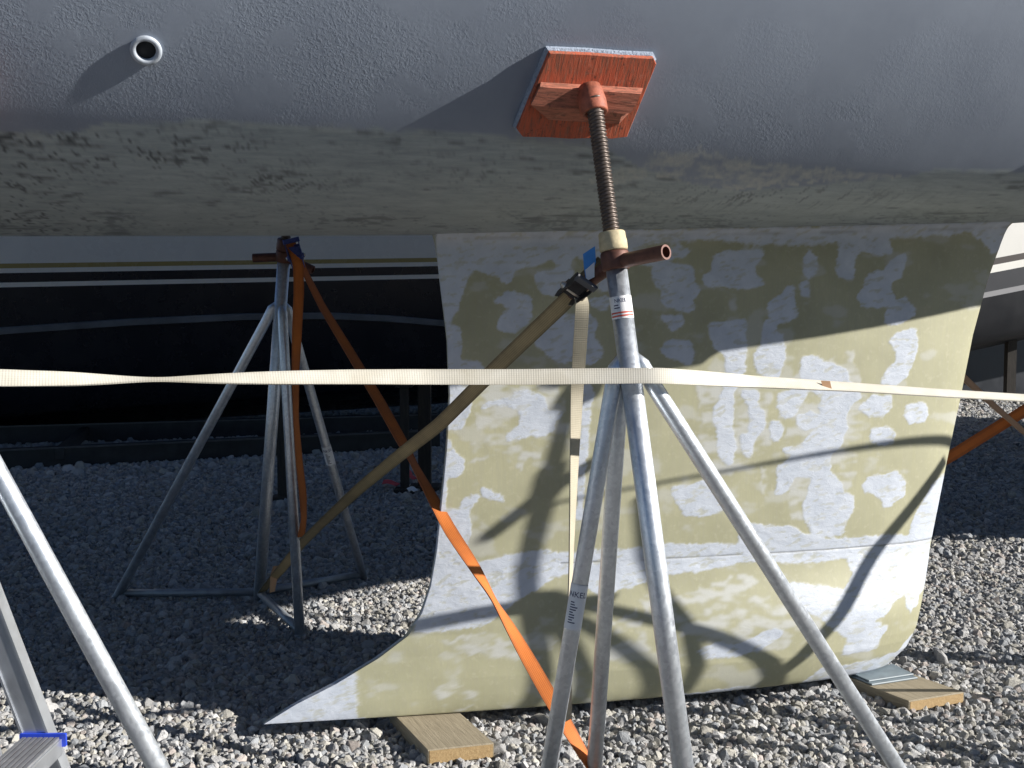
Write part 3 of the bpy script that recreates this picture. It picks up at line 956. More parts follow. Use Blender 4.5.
def build_keel(root):
    nz, na, nb = 360, 520, 90
    ztop = 1.45
    zz = np.concatenate([BOT + np.linspace(0, 1, 60) ** 1.5 * 0.14, np.linspace(BOT + 0.14, 1.25, nz)[1:], np.linspace(1.25, ztop, 50)[1:]])
    zz = zz[:, None]
    uL = np.interp(zz, LZ, LU); uR = np.interp(zz, RZ, RU)
    # round the forefoot and the tip at the very bottom
    a = 0.5 - 0.5 * np.cos(np.linspace(0, 1, na) * math.pi)
    a = 0.25 * a + 0.75 * np.linspace(0, 1, na)
    ab = 0.5 - 0.5 * np.cos(np.linspace(0, 1, nb) * math.pi)

    def half(aa):
        xi = 1 - aa
        prof = 5 * (0.2969 * np.sqrt(np.clip(xi, 0, 1)) - 0.126 * xi - 0.3516 * xi ** 2 + 0.2843 * xi ** 3 - 0.1015 * xi ** 4)
        prof = prof / 0.5
        return np.maximum(prof, 0)
    tz = 0.078 + 0.006 * (1 - zz) + 0.052 * sstep(0.42, 0.20, zz) * 1.0
    tz = tz * (0.72 + 0.28 * np.sqrt(np.clip((zz - BOT) / 0.09, 0, 1)))
    hz = np.array([[hull_z(float(u), 0.0)] for u in [1.2]])[0, 0]

    def surf(aa, sgn):
        aa = aa[None, :]
        u = uL + (uR - uL) * aa
        t = tz * (half(aa) * 0.94 + 0.06 * np.ones_like(aa)) * (1 - 0.93 * np.clip((aa - 0.995) / 0.005, 0, 1)) + 0.0
        t = np.maximum(t, 0.004)
        # fillet into the hull
        z0 = _sm(u, Z0_T)
        t = t + 0.022 * np.exp(-np.clip(z0 - zz, 0, 9) / 0.012) * np.ones_like(aa)
        return u, sgn * t
    u1, p1 = surf(a, 1.0)
    z1 = np.broadcast_to(zz, u1.shape)
    V1 = BO + BU * u1[..., None] + BP * p1[..., None] + np.array([0, 0, 1.0]) * z1[..., None]
    flat = V1.reshape(-1, 3)
    px, py = project(flat)
    w1 = fbm(px / 11, py / 11, 41, 4) - .5; w2 = fbm(px / 11, py / 11, 42, 4) - .5
    w3 = fbm(px / 4.5, py / 7, 43, 3) - .5
    qx = px + w1 * 7; qy = py + w2 * 6 + w3 * 2.2
    fil = np.zeros(px.shape, bool)
    for poly in FILLER:
        fil |= in_poly(qx, qy, poly)
    thin = np.zeros(px.shape)
    for poly in THIN:
        thin = np.maximum(thin, in_poly(px + w1 * 16, py + w2 * 16, poly).astype(float))
    thin *= sstep(0.36, 0.62, fbm(px / 14 + py / 40, py / 6, 44, 5))
    thin = np.maximum(thin, 0.55 * sstep(0.60, 0.70, fbm(px / 30, py / 16, 45, 5)))
    shp = u1.shape

    def blur(x, n=1):
        x = x.reshape(shp).astype(float)
        for _ in range(n):
            y = np.pad(x, 1, mode='edge')
            x = (y[:-2, 1:-1] + y[2:, 1:-1] + y[1:-1, :-2] + y[1:-1, 2:] + 2 * y[1:-1, 1:-1]) / 6
        return x.ravel()
    # feathered, trowelled edges: a blurred patch cut again by streaky noise
    nz1 = fbm(px / 3.2 + py / 9, py / 2.4 - px / 30, 46, 4); nz2 = fbm(px / 16, py / 9, 47, 4)
    fb_ = blur(fil, 10)
    f = sstep(0.27, 0.64, fb_ + (nz1 - 0.5) * 0.5 + (nz2 - 0.5) * 0.35)
    f *= 1 - 0.55 * sstep(0.56, 0.72, fbm(px / 7 + py / 6, py / 3.5, 50, 5))
    thn = np.maximum(blur(thin, 2), 0.55 * sstep(0.04, 0.45, fb_) * sstep(0.42, 0.6, nz1))
    # joint between keel and ballast shoe, and two cracks
    zc = flat[:, 2]
    crk = np.exp(-((zc - 0.412 - 0.004 * (fbm(px / 30, py * 0, 48) - .5)) / 0.0022) ** 2) * (px > 560) * sstep(0.35, 0.55, fbm(px / 40, py * 0, 49)) * 0.85
    z0v = _sm(to_boat(flat)[0], Z0_T)
    crk = np.maximum(crk, 0.5 * np.exp(-((z0v - 0.011 - zc) / 0.004) ** 2) * sstep(0.35, 0.6, fbm(px / 18, py * 0, 54, 4)))
    relief = (f * (0.0003 + 0.0008 * (fbm(px / 9, py / 4, 51, 4) - .35)) + 0.0016 * (fbm(px / 60, py / 60, 52, 3) - .5)
              + f * (zc < 0.5) * 0.002 * (fbm(px / 26, py / 14, 53, 3) - .5) - crk * 0.0012)
    flat = flat + BP * relief[:, None]
    nr, nc = shp
    idx = np.arange(nr * nc).reshape(nr, nc)
    q = np.stack([idx[:-1, :-1], idx[:-1, 1:], idx[1:, 1:], idx[1:, :-1]], -1).reshape(-1, 4)
    u2, p2 = surf(ab, -1.0)
    V2 = BO + BU * u2[..., None] + BP * p2[..., None] + np.array([0, 0, 1.0]) * np.broadcast_to(zz, u2.shape)[..., None]
    rs = list(range(0, nr, 6))
    if rs[-1] != nr - 1: rs.append(nr - 1)
    o2 = nr * nc
    V2r = V2[rs]
    id2 = o2 + np.arange(len(rs) * nb).reshape(len(rs), nb)
    q2 = np.stack([id2[:-1, 1:], id2[:-1, :-1], id2[1:, :-1], id2[1:, 1:]], -1).reshape(-1, 4)
    mb = MB()
    mb.v = flat.tolist() + V2r.reshape(-1, 3).tolist()
    mb.f = q.tolist() + q2.tolist(); mb.s = [True] * len(mb.f)
    # edges: trailing, leading, bottom
    for j1, j2 in ((0, 0), (nc - 1, nb - 1)):
        for k in range(len(rs) - 1):
            chain = [int(idx[r, j1]) for r in range(rs[k], rs[k + 1] + 1)]
            face = chain + [int(id2[k + 1, j2]), int(id2[k, j2])]
            mb.f.append(face if j1 == 0 else face[::-1]); mb.s.append(False)
    mb.f.append([int(x) for x in idx[0]][::-1] + [int(x) for x in id2[0]]); mb.s.append(False)
    mk = np.stack([f, thn, crk, np.ones_like(f)], 1)
    mk2 = np.zeros((V2r.shape[0] * nb, 4)); mk2[:, 3] = 1
    n2 = fbm(V2r.reshape(-1, 3)[:, 0] * 8, V2r.reshape(-1, 3)[:, 2] * 8, 61)
    mk2[:, 0] = sstep(0.5, 0.55, n2)
    mb.attr['mask'] = ('FLOAT_COLOR', np.concatenate([mk, mk2]))
    o = mb.build('keel', M['keel'], root)
    o['label'] = 'cream primed fin keel patched with pale filler'
    return o


keel = build_keel(boat)

# through-hull fitting, upper left of the hull
tu, tp = hull_hit(146, 43)
tP = hull_point(tu, tp); tN = hull_normal(tu, tp)
fb = MB()
fb.lathe(tP - tN * 0.004, tN, [(0, 0.0255), (0.006, 0.0262), (0.0075, 0.0285), (0.010, 0.0290), (0.0128, 0.0265), (0.0137, 0.0228), (0.0125, 0.0195), (0.010, 0.0180), (0.004, 0.0178), (0.004, 0.0001)], 36)
ft = fb.build('through_hull_fitting', M['fitting'], boat)
ft['label'] = 'pale round outlet ring standing proud of the hull'
bb = MB()
bb.lathe(tP - tN * 0.004, tN, [(0.0043, 0.0176), (0.0055, 0.0175), (0.0056, 0.0002)], 24)
bb.build('bore', M['bore'], ft)


# ------------------------------------------------------------------ boat stands
def tube_patch(mb, p0, p1, r, s0, s1, face, half_ang, n=14):
    """a label wrapped round a tube"""
    ax = nrmz(np.asarray(p1) - p0)
    f = np.asarray(face) - ax * np.dot(face, ax); f = nrmz(f)
    side = np.cross(ax, f)
    vs = []
    for s in (s0, s1):
        for k in range(n + 1):
            th = -half_ang + 2 * half_ang * k / n
            vs.append(np.asarray(p0) + ax * s + r * (f * math.cos(th) + side * math.sin(th)))
    fs = [(k, k + 1, n + 2 + k, n + 1 + k) for k in range(n)]
    mb.add(vs, fs, True)


_text_cache = {}


def text_mesh(body):
    if body in _text_cache: return _text_cache[body]
    cu = bpy.data.curves.new('lettering', 'FONT'); cu.body = body; cu.size = 1.0; cu.resolution_u = 2
    o = bpy.data.objects.new('lettering', cu); COL.objects.link(o)
    dg = bpy.context.evaluated_depsgraph_get()
    me = bpy.data.meshes.new_from_object(o.evaluated_get(dg))
    V = np.array([v.co[:] for v in me.vertices]); F = [list(p.vertices) for p in me.polygons]
    bpy.data.objects.remove(o); bpy.data.curves.remove(cu); bpy.data.meshes.remove(me)
    V[:, 0] -= (V[:, 0].min() + V[:, 0].max()) / 2
    _text_cache[body] = (V, F)
    return V, F


def text_on_tube(mb, body, p0, p1, r, s, face, size, shift=0.0):
    V, F = text_mesh(body)
    ax = nrmz(np.asarray(p1) - p0)
    f = nrmz(np.asarray(face) - ax * np.dot(face, ax)); side = np.cross(ax, f)
    if np.dot(side, RT) < 0: side = -side
    vs = []
    for x, y, _ in V:
        th = (x * size + shift) / r
        vs.append(np.asarray(p0) + ax * (s + y * size * (1 if ax[2] > 0 else -1)) + r * (f * math.cos(th) + side * math.sin(th)))
    mb.add(vs, F, False)


def sticker(p0, p1, r, s0, s1, parent, red=False, face=None, half=1.5):
    mid = np.asarray(p0) + nrmz(np.asarray(p1) - p0) * (s0 + s1) / 2
    face = CAM - mid if face is None else face
    L = abs(s1 - s0)
    m = MB(); tube_patch(m, p0, p1, r + 0.0005, s0, s1, face, half)
    st = m.build('sticker', M['sticker'], parent)
    m = MB()
    text_on_tube(m, 'NKEL', p0, p1, r + 0.0009, max(s0, s1) - L * 0.28 if True else 0, face, 0.0165 if L > 0.06 else 0.011)
    y = max(s0, s1) - L * 0.38
    k = 0
    rng = np.random.default_rng(3)
    while y > min(s0, s1) + L * (0.12 if not red else 0.42):
        hw = rng.uniform(0.2, 0.5); sh = -0.45 + hw
        ax = nrmz(np.asarray(p1) - p0)
        f0 = nrmz(np.asarray(face) - ax * np.dot(face, ax)); side = np.cross(ax, f0)
        if np.dot(side, RT) < 0: side = -side
        f1 = nrmz(f0 * math.cos(sh - .25) + side * math.sin(sh - .25))
        tube_patch(m, p0, p1, r + 0.0009, y, y - 0.0022, f1, hw, 5)
        y -= 0.0052; k += 1
    m.build('lettering', M['ink'], st)
    if red:
        m = MB()
        for q in (0.30, 0.16):
            tube_patch(m, p0, p1, r + 0.0009, min(s0, s1) + L * q, min(s0, s1) + L * (q - 0.07), face, half * .8, 10)
        m.build('stripe', M['ink_red'], st)
    return st


PAD_LOCAL = None      # corners of the pad board in (e1, e2) on the hull tangent plane


def stand(name, label, N, u, p, feet, zh, zc, arm_r, arm_l, screw_mat=None, marks=(), side=1, bars=True, nut_mat=None, rs=1.0):
    """main tube from foot N to a pad on the hull at (u, p)"""
    global PAD_LOCAL
    root = empty(name, (N[0], N[1], 0.0))
    tag(root, label, 'boat stand', 'boat stands propping the hull')
    if side > 0:
        H = hull_point(u, p); n = hull_normal(u, p)
    else:
        H = hull_point(u, p); n = hull_normal(u, p)
        q = BP * 2 * p; H = H - q
        n = n - 2 * BP * np.dot(n, BP)
    N = np.asarray(N, float)
    ball = H + n * 0.074
    ax = nrmz(ball - N)
    Ls = np.linalg.norm(ball - N)
    sh = (zh - N[2]) / ax[2]
    sc = (zc - N[2]) / ax[2]
    rt = 0.0215 * rs
    m = MB(); m.tube([N, N + ax * (sh - 0.012)], rt, 24); m.build('main_tube', M['galv'], root)
    m = MB(); m.lathe(N + np.array([0, 0, -0.018]), (0, 0, 1), [(0, 0.052), (0.006, 0.052), (0.008, 0.048), (0.008, 0.0225), (0.03, 0.0225)], 24); m.build('foot_plate', M['galv_dull'], root)
    top = N + ax * sc
    for F in feet:
        F = np.asarray(F, float)
        out = nrmz((F - N) * np.array([1, 1, 0]))
        out = nrmz(out - ax * np.dot(out, ax))
        a0 = top + ax * 0.035 + out * 0.012
        a1 = top + out * 0.032
        a2 = a1 + nrmz(F - a1) * 0.06
        m = MB(); m.tube([a0, a0 * .4 + a1 * .6 + out * 0.004, a1 * .5 + a2 * .5, a2, F], [0.010 * rs, 0.0165 * rs, 0.017 * rs, 0.017 * rs, 0.017 * rs], 18)
        m.build('leg', M['galv'], root)
        if bars:
            m = MB(); m.tube([N + np.array([0, 0, 0.03]), F + np.array([0, 0, 0.022])], 0.0145, 14); m.build('base_bar', M['galv_dull'], root)
        m = MB(); m.lathe(F + np.array([0, 0, -0.02]), (0, 0, 1), [(0, 0.03), (0.006, 0.03), (0.009, 0.018), (0.03, 0.0175)], 18); m.build('leg_foot', M['galv_dull'], root)
    # threaded screw
    s1 = Ls
    m = MB()
    seg, pitch = 20, 0.0076
    nst = int((s1 - sh + 0.03) / pitch * 8)
    a = nrmz(np.cross(ax, [0.3, 1, 0.2])); c = np.cross(ax, a)
    vs = []
    for i in range(nst + 1):
        h = sh - 0.03 + (s1 - sh + 0.03) * i / nst
        for k in range(seg):
            th = 2 * math.pi * k / seg
            ph = (h / pitch - k / seg) % 1.0
            tri = abs(ph - 0.5) * 2
            r = 0.0146 * rs + 0.0026 * min(1, max(0, (tri - 0.25) * 2.2))
            vs.append(N + ax * h + r * (a * math.cos(th) + c * math.sin(th)))
    fs = [(i * seg + k, i * seg + (k + 1) % seg, (i + 1) * seg + (k + 1) % seg, (i + 1) * seg + k) for i in range(nst) for k in range(seg)]
    m.add(vs, fs, True)
    m.build('screw', screw_mat or M['screw'], root)
    # nut with bent pipe handle
    hc = N + ax * sh
    m = MB(); m.lathe(hc - ax * 0.016, ax, [(0, 0.026 * rs), (0.004, 0.0285 * rs), (0.034, 0.0285 * rs), (0.038, 0.026 * rs), (0.038, 0.0178 * rs)], 26)
    m.build('handle_hub', M['rust'], root)
    m = MB(); m.lathe(hc + ax * 0.0225, ax, [(0, 0.0268 * rs), (0.003, 0.0285 * rs), (0.020, 0.0285 * rs), (0.024, 0.0275 * rs), (0.036, 0.0270 * rs), (0.039, 0.025 * rs), (0.039, 0.0178 * rs)], 26)
    m.build('nut', nut_mat or M['nut'], root)
    for arm in (arm_r, arm_l):
        d = np.asarray(arm, float)
        pts = [hc + d * t for t in (0.1, 0.4, 0.7, 1.0)]
        m = MB()
        m.tube(pts, 0.0148, 20, caps=False)
        ring_o = m.v[-20:]
        m.tube([pts[-1] - nrmz(d) * 0.07, pts[-1]], 0.0108, 20, caps=False)
        ring_i = m.v[-20:]
        m.add(ring_o + ring_i, [(k, (k + 1) % 20, 20 + (k + 1) % 20, 20 + k) for k in range(20)], False)
        m.build('handle_arm', M['rust'], root)
    # pad
    e1 = nrmz(BU - n * np.dot(BU, n)); e2 = np.cross(n, e1)
    if e2[2] < 0: e2 = -e2
    if PAD_LOCAL is None:
        PAD_LOCAL = {}
        F0 = H
        def loc(x, y, off):
            q = on_plane(x, y, H + n * off, n) - (H + n * off)
            return (np.dot(q, e1), np.dot(q, e2))
        PAD_LOCAL['board'] = [loc(x, y, 0.0255) for x, y in ((550, 53), (590, 54.5), (622, 57), (654, 58.5), (656.5, 64), (646, 90), (640, 105), (627, 137), (611, 139), (600, 138), (570, 139), (549, 137.5), (523, 137), (517.5, 130), (528, 104))]
        PAD_LOCAL['cleat'] = [loc(x, y, 0.026) for x, y in ((541, 82), (643, 88), (633, 109), (619, 124), (549, 120), (531, 102))]
        PAD_LOCAL['cleat_front'] = [loc(x, y, 0.050) for x, y in ((540, 87), (641, 94), (631, 113), (622, 114), (540, 106), (531, 105))]
    def pts(key, off, grow=0.0):
        o = []
        cx = np.mean([q[0] for q in PAD_LOCAL[key]]); cy = np.mean([q[1] for q in PAD_LOCAL[key]])
        for x, y in PAD_LOCAL[key]:
            x2 = cx + (x - cx) * (1 + grow); y2 = cy + (y - cy) * (1 + grow)
            o.append(H + n * off + e1 * x2 + e2 * y2)
        return o
    fr = (H, e1, e2, n)
    m = MB(); m.prism(pts('board', -0.004, 0.035), n * 0.0165, 0.004); m.build('carpet', M['carpet'], root)
    m = MB(); m.prism(pts('board', 0.0126), n * 0.0129, 0.0012); bd = m.build('pad_board', M['pad'], root, local=fr)
    bd['label'] = 'square red painted wooden pad pressed against the hull'
    base = pts('cleat', 0.0260); frnt = pts('cleat_front', 0.050)
    m = MB(); m.add(base + frnt, [(i, (i + 1) % 6, 6 + (i + 1) % 6, 6 + i) for i in range(6)] + [(5, 4, 3, 2, 1, 0), (6, 7, 8, 9, 10, 11)])
    m.build('cleat', M['cleat'], root, local=fr)
    m = MB()
    c0 = H + n * 0.0505
    m.lathe(c0, -nrmz(ax * 0.75 - n * 0.25), [(-0.012, 0.022), (0.002, 0.0255), (0.022, 0.0285), (0.046, 0.0285), (0.049, 0.0265), (0.049, 0.020), (0.03, 0.019), (0.03, 0.0005)], 28)
    m.build('socket', M['socket'], root)
    # stickers
    for kind, k in marks:
        if kind == 'main':
            sticker(N, N + ax, rt, sh - 0.115, sh - 0.07, root, red=True)
        else:
            F = np.asarray(feet[k], float)
            out = nrmz((F - N) * np.array([1, 1, 0])); out = nrmz(out - ax * np.dot(out, ax))
            a1 = top + out * 0.032
            Lg = np.linalg.norm(F - a1)
            s_at = marks_at[k]
            sticker(F, a1, 0.0172, s_at, s_at + 0.092, root)
    root['_axis'] = [float(x) for x in ax]
    return root, N, ax, sh, hc


marks_at = {0: 0.455}
fu, fp = hull_hit(584, 80)
F_N = on_z(697, 872, 0.0)
F_FEET = [on_z(536, 845, 0.0), on_z(932, 822, 0.0), on_z(592, 802, 0.0)]
AR = np.array([0.088, -0.098, 0.016]); AL = np.array([-0.085, 0.075, -0.062])
ARR = np.array([0.100, -0.08, 0.004]); ALR = np.array([-0.110, 0.085, -0.03])
front, fN, fax, fsh, fH = stand('boat_stand', 'galvanised boat stand in front of the keel, pressing a red pad to the hull',
                                F_N, fu, fp, F_FEET, 1.185, 0.965, AR, AL, marks=(('main', 0), ('leg', 0)))
print('front stand', F_N, F_FEET, fH, project(fH))

DU = BU * 1.30 - BP * 0.03
right, rN, rax, rsh, rH = stand('boat_stand', 'galvanised boat stand beyond the right edge whose shadow falls on the keel',
                                F_N + DU, fu + 1.47, fp, [F_FEET[0] + DU + BU * 0.08 - BP * 0.08, F_FEET[1] + DU - BP * 0.10, F_FEET[2] + DU - BP * 0.22 + BU * 0.24], 1.29, 1.0, ARR, ALR, rs=0.68)
DU2 = BU * 3.15
bow, bN, bax, bsh, bH = stand('boat_stand', 'galvanised boat stand farthest right under the bow, outside the picture',
                              F_N + DU2, fu + 3.16, fp, [f + DU2 for f in F_FEET], 1.36, 1.0, AR, AL)
LN = np.array([-0.80, 1.72, 0.0])
L_FEET = [np.array([-0.385, 1.80, 0.0]), np.array([-1.45, 1.85, 0.0]), np.array([-0.98, 2.18, 0.0])]
lu, lp = to_boat(np.array([-1.10, 2.11, 0]))[:2]
left, lN, lax, lsh, lH = stand('boat_stand', 'nearest galvanised boat stand at the left edge, one leg crossing the gravel',
                               LN, lu, lp, L_FEET, 1.20, 0.965, np.array([0.03, -0.12, 0.012]), np.array([-0.03, 0.12, -0.06]))
R_N = on_z(259, 600, 0.0)
R_FEET = [on_z(116, 599, 0.0), on_z(300, 637, 0.0), on_z(364, 579, 0.0)]
# the main tube of the rear stand points at the far side of the hull
rr_top = at_y(262, 246, 4.02)
ru, rp_, _ = to_boat(rr_top)
rear, eN, eax, esh, eH = stand('boat_stand', 'shaded boat stand behind the keel with dark handle and orange straps',
                               R_N, ru + 0.1, 0.80, R_FEET, 1.262, 1.07, np.array([0.10, -0.02, -0.045]), np.array([-0.105, 0.0, -0.004]), side=-1,
                               nut_mat=M['rust'])
print('rear', R_N, R_FEET, project(eH))
H_N = W(2.75, -1.55, 0.0)
H_FEET = [H_N + np.array(q) for q in ((-0.5, 0.05, 0), (0.10, -0.5, 0), (0.16, 0.48, 0))]
hid, hN, hax, hsh, hH = stand('boat_stand', 'boat stand hidden behind the keel where the right hand straps end',
                              H_N, 2.7, 0.80, H_FEET, 1.30, 1.0, AR, AL, side=-1)

Q_N = W(4.6, -1.5, 0.0)
Q_FEET = [Q_N + np.array(q) for q in ((-0.40, -0.2, 0), (0.45, -0.25, 0), (0.05, 0.48, 0))]
qst, qN, qax, qsh, qH = stand('boat_stand', 'boat stand on the far side of the bow, outside the picture at right',
                              Q_N, 4.55, 0.80, Q_FEET, 1.25, 1.0, AR, AL, side=-1)
# white label on the rear stand's right leg
_o = nrmz((R_FEET[2] - eN) * np.array([1, 1, 0])); _o = nrmz(_o - eax * np.dot(_o, eax))
_a = eN + eax * (1.07 / eax[2]) + _o * 0.032
_s = np.linalg.norm(_a - R_FEET[2]) * 0.475
sticker(R_FEET[2], _a, 0.0172, _s, _s + 0.085, rear)


# ------------------------------------------------------------------ straps
def spline(keys, n):
    P = np.array([k[0] for k in keys], float); PH = np.array([k[1] for k in keys], float)
    d = np.concatenate([[0], np.cumsum(np.linalg.norm(np.diff(P, axis=0), axis=1))])
    t = np.linspace(0, d[-1], n)
    # monotone-ish smoothing of a polyline
    out = np.stack([np.interp(t, d, P[:, i]) for i in range(3)], 1)
    for _ in range(6):
        o2 = out.copy(); o2[1:-1] = (out[:-2] + 2 * out[1:-1] + out[2:]) / 4; out = o2
    ph = np.interp(t, d, PH)
    for _ in range(10):
        o2 = ph.copy(); o2[1:-1] = (ph[:-2] + 2 * ph[1:-1] + ph[2:]) / 4; ph = o2
    return out, ph, t


def webbing(name, keys, mat, width=0.034, n=120, th=0.0026, parent=None, loc=None, ref=None):
    """ribbon along keys (point, turn in degrees); turn 0 shows its full width"""
    P, ph, t = spline(keys, n)
    rngs = np.random.default_rng(abs(hash(name)) % 1000 if False else len(keys))
    T = np.gradient(P, axis=0); T /= np.linalg.norm(T, axis=1)[:, None]
    vd = P - CAM if ref is None else np.broadcast_to(ref, P.shape)
    A = np.cross(T, vd); A /= np.linalg.norm(A, axis=1)[:, None]
    B = np.cross(A, T)
    ph = np.radians(ph)[:, None]
    wv = A * np.cos(ph) + B * np.sin(ph)
    nv = np.cross(T, wv)
    edge = 1 + 0.03 * (fbm(t * 30, t * 0, 5) - .5)[:, None]
    m = MB(); AL_ = []
    strips = ([(-.5, .5), (-.17, .58), (.17, .58), (.5, .5)], [(.5, -.5), (.17, -.58), (-.17, -.58), (-.5, -.5)], [(.5, .5), (.5, -.5)], [(-.5, -.5), (-.5, .5)])
    for offs in strips:
        k = len(offs)
        V = np.stack([P + wv * width * a_ * edge + nv * th * b_ for a_, b_ in offs], 1)
        m.add(V.reshape(-1, 3), [(i * k + j, i * k + j + 1, (i + 1) * k + j + 1, (i + 1) * k + j) for i in range(n - 1) for j in range(k - 1)], True)
        al = np.zeros((n, k, 3)); al[:, :, 0] = t[:, None]; al[:, :, 1] = np.array([a_ for a_, b_ in offs])[None] * width
        AL_.append(al.reshape(-1, 3))
    m.attr['along'] = ('FLOAT_VECTOR', np.concatenate(AL_))
    return m.build(name, mat, parent, loc)


def ratchet(parent, P, along, across, scale=1.0, body=None, grip=None):
    """ratchet buckle: two side plates, spool, lever with grip, spindle bolts"""
    body = body or M['black_steel']; grip = grip or M['grip']
    al = nrmz(along); ac = nrmz(np.asarray(across) - al * np.dot(across, al)); up = np.cross(ac, al)
    if np.dot(up, CAM - P) < 0: up = -up
    s = scale
    m = MB()
    for q in (-1, 1):
        c = P + ac * q * 0.0215 * s
        m.prism([c + al * x * s + up * y * s - ac * 0.0012 for x, y in ((-0.045, -0.006), (0.035, -0.006), (0.045, 0.004), (0.03, 0.02), (-0.005, 0.024), (-0.045, 0.008))], ac * 0.0024)
    m.box(P - al * 0.040 * s, ac * 0.021 * s, up * 0.004, al * 0.004, 0.001)
    fr = m.build('ratchet_frame', body, parent)
    m = MB(); m.box(P + up * 0.015 * s - al * 0.012 * s, ac * 0.020 * s, al * 0.026 * s, up * 0.0015, 0.001); m.build('pawl_plate', body, fr)
    m = MB(); m.tube([P - ac * 0.031 * s + up * 0.008 * s, P + ac * 0.031 * s + up * 0.008 * s], 0.0095 * s, 14)
    m.build('spool', M['bright_steel'] if body is M['black_steel'] else body, parent)
    m = MB()
    for q in (-1, 1):
        c = P + ac * q * 0.025 * s
        m.prism([c + al * x * s + up * y * s - ac * 0.0012 for x, y in ((-0.016, -0.004), (0.014, -0.002), (0.012, 0.022), (-0.03, 0.036), (-0.060, 0.038), (-0.060, 0.027), (-0.03, 0.02))], ac * 0.0024)
    lv = m.build('lever', body, parent)
    m = MB(); m.box(P - al * 0.058 * s + up * 0.033 * s, ac * 0.030 * s, al * 0.0085 * s, up * 0.0065 * s, 0.003)
    m.build('grip', grip, lv)
    for q in (-1, 1):
        m = MB(); m.tube([P + ac * q * 0.026 * s + up * 0.008 * s, P + ac * q * 0.036 * s + up * 0.008 * s], 0.006 * s, 10)
        m.build('spindle_bolt', M['bright_steel'], parent)
    return fr


def near(px, py, Y, ph=0.0):
    return (at_y(px, py, Y), ph)


SG = 'lashing straps between the boat stands'
# cream strap running across the whole picture
LSY = 1.92
keys = [near(-150, 372, 1.86, 0), near(0, 378, LSY, 22), near(70, 379, 1.96, 40), near(120, 379.5, 2.0, 68), (at_y(158, 379.5, 2.02), 84), near(200, 379, 2.04, 65), near(270, 378, 2.08, 42), near(350, 377, 2.13, 28), near(430, 377, 2.18, 18), near(520, 377, 2.21, 8), near(600, 376, 2.235, 6), near(660, 375.5, 2.245, 4), near(700, 378, 2.30, 18), near(760, 382, 2.42, 40), near(850, 387, 2.52, 52), near(940, 393, 2.62, 56), near(1024, 398, 2.72, 58), near(1120, 402, 2.79, 40)]
root = empty('cream_strap', np.append(at_y(600, 376, 2.29)[:2], 0.0))
tag(root, 'long cream webbing strap stretched level across the front of the stands', 'strap', SG)
webbing('webbing', keys, M['white_web'], 0.0305, 260, parent=root)
m = MB()
q = at_y(826, 385.6, 2.488)
m.prism([q + np.array(v) for v in ((-0.012, -0.004, 0.011), (0.008, -0.002, 0.010), (0.014, 0.0, -0.012), (-0.006, -0.003, -0.010))], np.array([0, 0.0012, 0]))
m.build('orange_mark', M['faded_web'], root)

# tan strap: ratchet on the front handle down to the foot of the rear stand
rP = at_y(573, 289, 2.345)
tail = at_y(262, 592, 4.22)
root = empty('tan_strap', np.append(tail[:2], 0.0))
tag(root, 'weathered tan strap from the ratchet on the front handle down to the rear stand foot', 'strap', SG)
keys = [(at_y(604, 262, 2.345), 20), (at_y(590, 275, 2.36), 8), (at_y(568, 299, 2.39), 4), near(500, 364, 2.58, 0), near(440, 424, 2.86, 4), near(400, 455, 3.05, 10), near(360, 488, 3.3, 22), near(320, 525, 3.65, 38), near(300, 545, 3.85, 30), near(284, 566, 4.02, 15), near(272, 580, 4.12, 40), near(262, 592, 4.2, 60)]
webbing('webbing', keys, M['brown_web'], 0.0345, 170, parent=root)
ratchet(root, rP, at_y(545, 316, 2.40) - rP, at_y(600, 314, 2.375) - rP, 0.82)
# slack tail hanging from the ratchet
keys = [near(571, 291, 2.37, 62), near(578, 292, 2.35, 55), near(582.5, 299, 2.345, 20), near(582, 315, 2.35, 6), near(580, 345, 2.37, 10), near(577, 390, 2.42, 22), near(575, 440, 2.43, 45), near(573, 500, 2.43, 62), near(571, 560, 2.44, 74), near(569, 640, 2.44, 72), near(568, 720, 2.44, 60)]
webbing('slack_tail', keys, M['tail_web'], 0.0285, 150, parent=root)

# blue tape flag on the front handle
m = MB()
def tape_face(pts_, Y):
    return [at_y(x, y, Y) for x, y in pts_]
ring = tape_face(((583, 254), (595, 246), (596, 262), (591, 278), (586, 281), (584, 268)), 2.325)
m.prism(ring, np.array([0.0, 0.0008, 0.0]))
tp_ = m.build('masking_tape', M['tape'], front)
m = MB()
ring = tape_face(((585.2, 270), (594.5, 262), (594.5, 277), (586.5, 281)), 2.3235)
m.prism(ring, np.array([0.0, 0.0008, 0.0]))
m.build('pale_tape_back', M['sticker'], tp_)

# orange strap: handle of the rear stand to the foot of the front stand
root = empty('orange_strap', np.append(at_y(594, 800, 2.46)[:2], 0.0))
tag(root, 'twisted orange strap slanting down from the rear stand handle past the keel', 'strap', SG)
keys = [near(296, 252, 3.82, 30), near(303, 268, 3.82, 58), near(322, 306, 3.75, 48), near(350, 352, 3.6, 36), near(380, 402, 3.4, 30), near(400, 438, 3.25, 32), near(413, 462, 3.15, 62), near(424, 482, 3.07, 48), near(450, 530, 2.92, 18), near(475, 568, 2.8, 40), near(495, 602, 2.72, 78), near(505, 618, 2.69, 55), near(530, 662, 2.6, 20), near(550, 697, 2.55, 10), near(572, 735, 2.5, 35), near(594, 772, 2.46, 62), near(606, 800, 2.44, 50)]
webbing('webbing', keys, M['orange_web'], 0.034, 200, parent=root)
ratchet(root, at_y(296, 257, 3.80), np.array([0.25, 0, -1.0]), np.array([1, 0.1, 0.2]), 0.9, M['blue_steel'], M['blue_steel'])
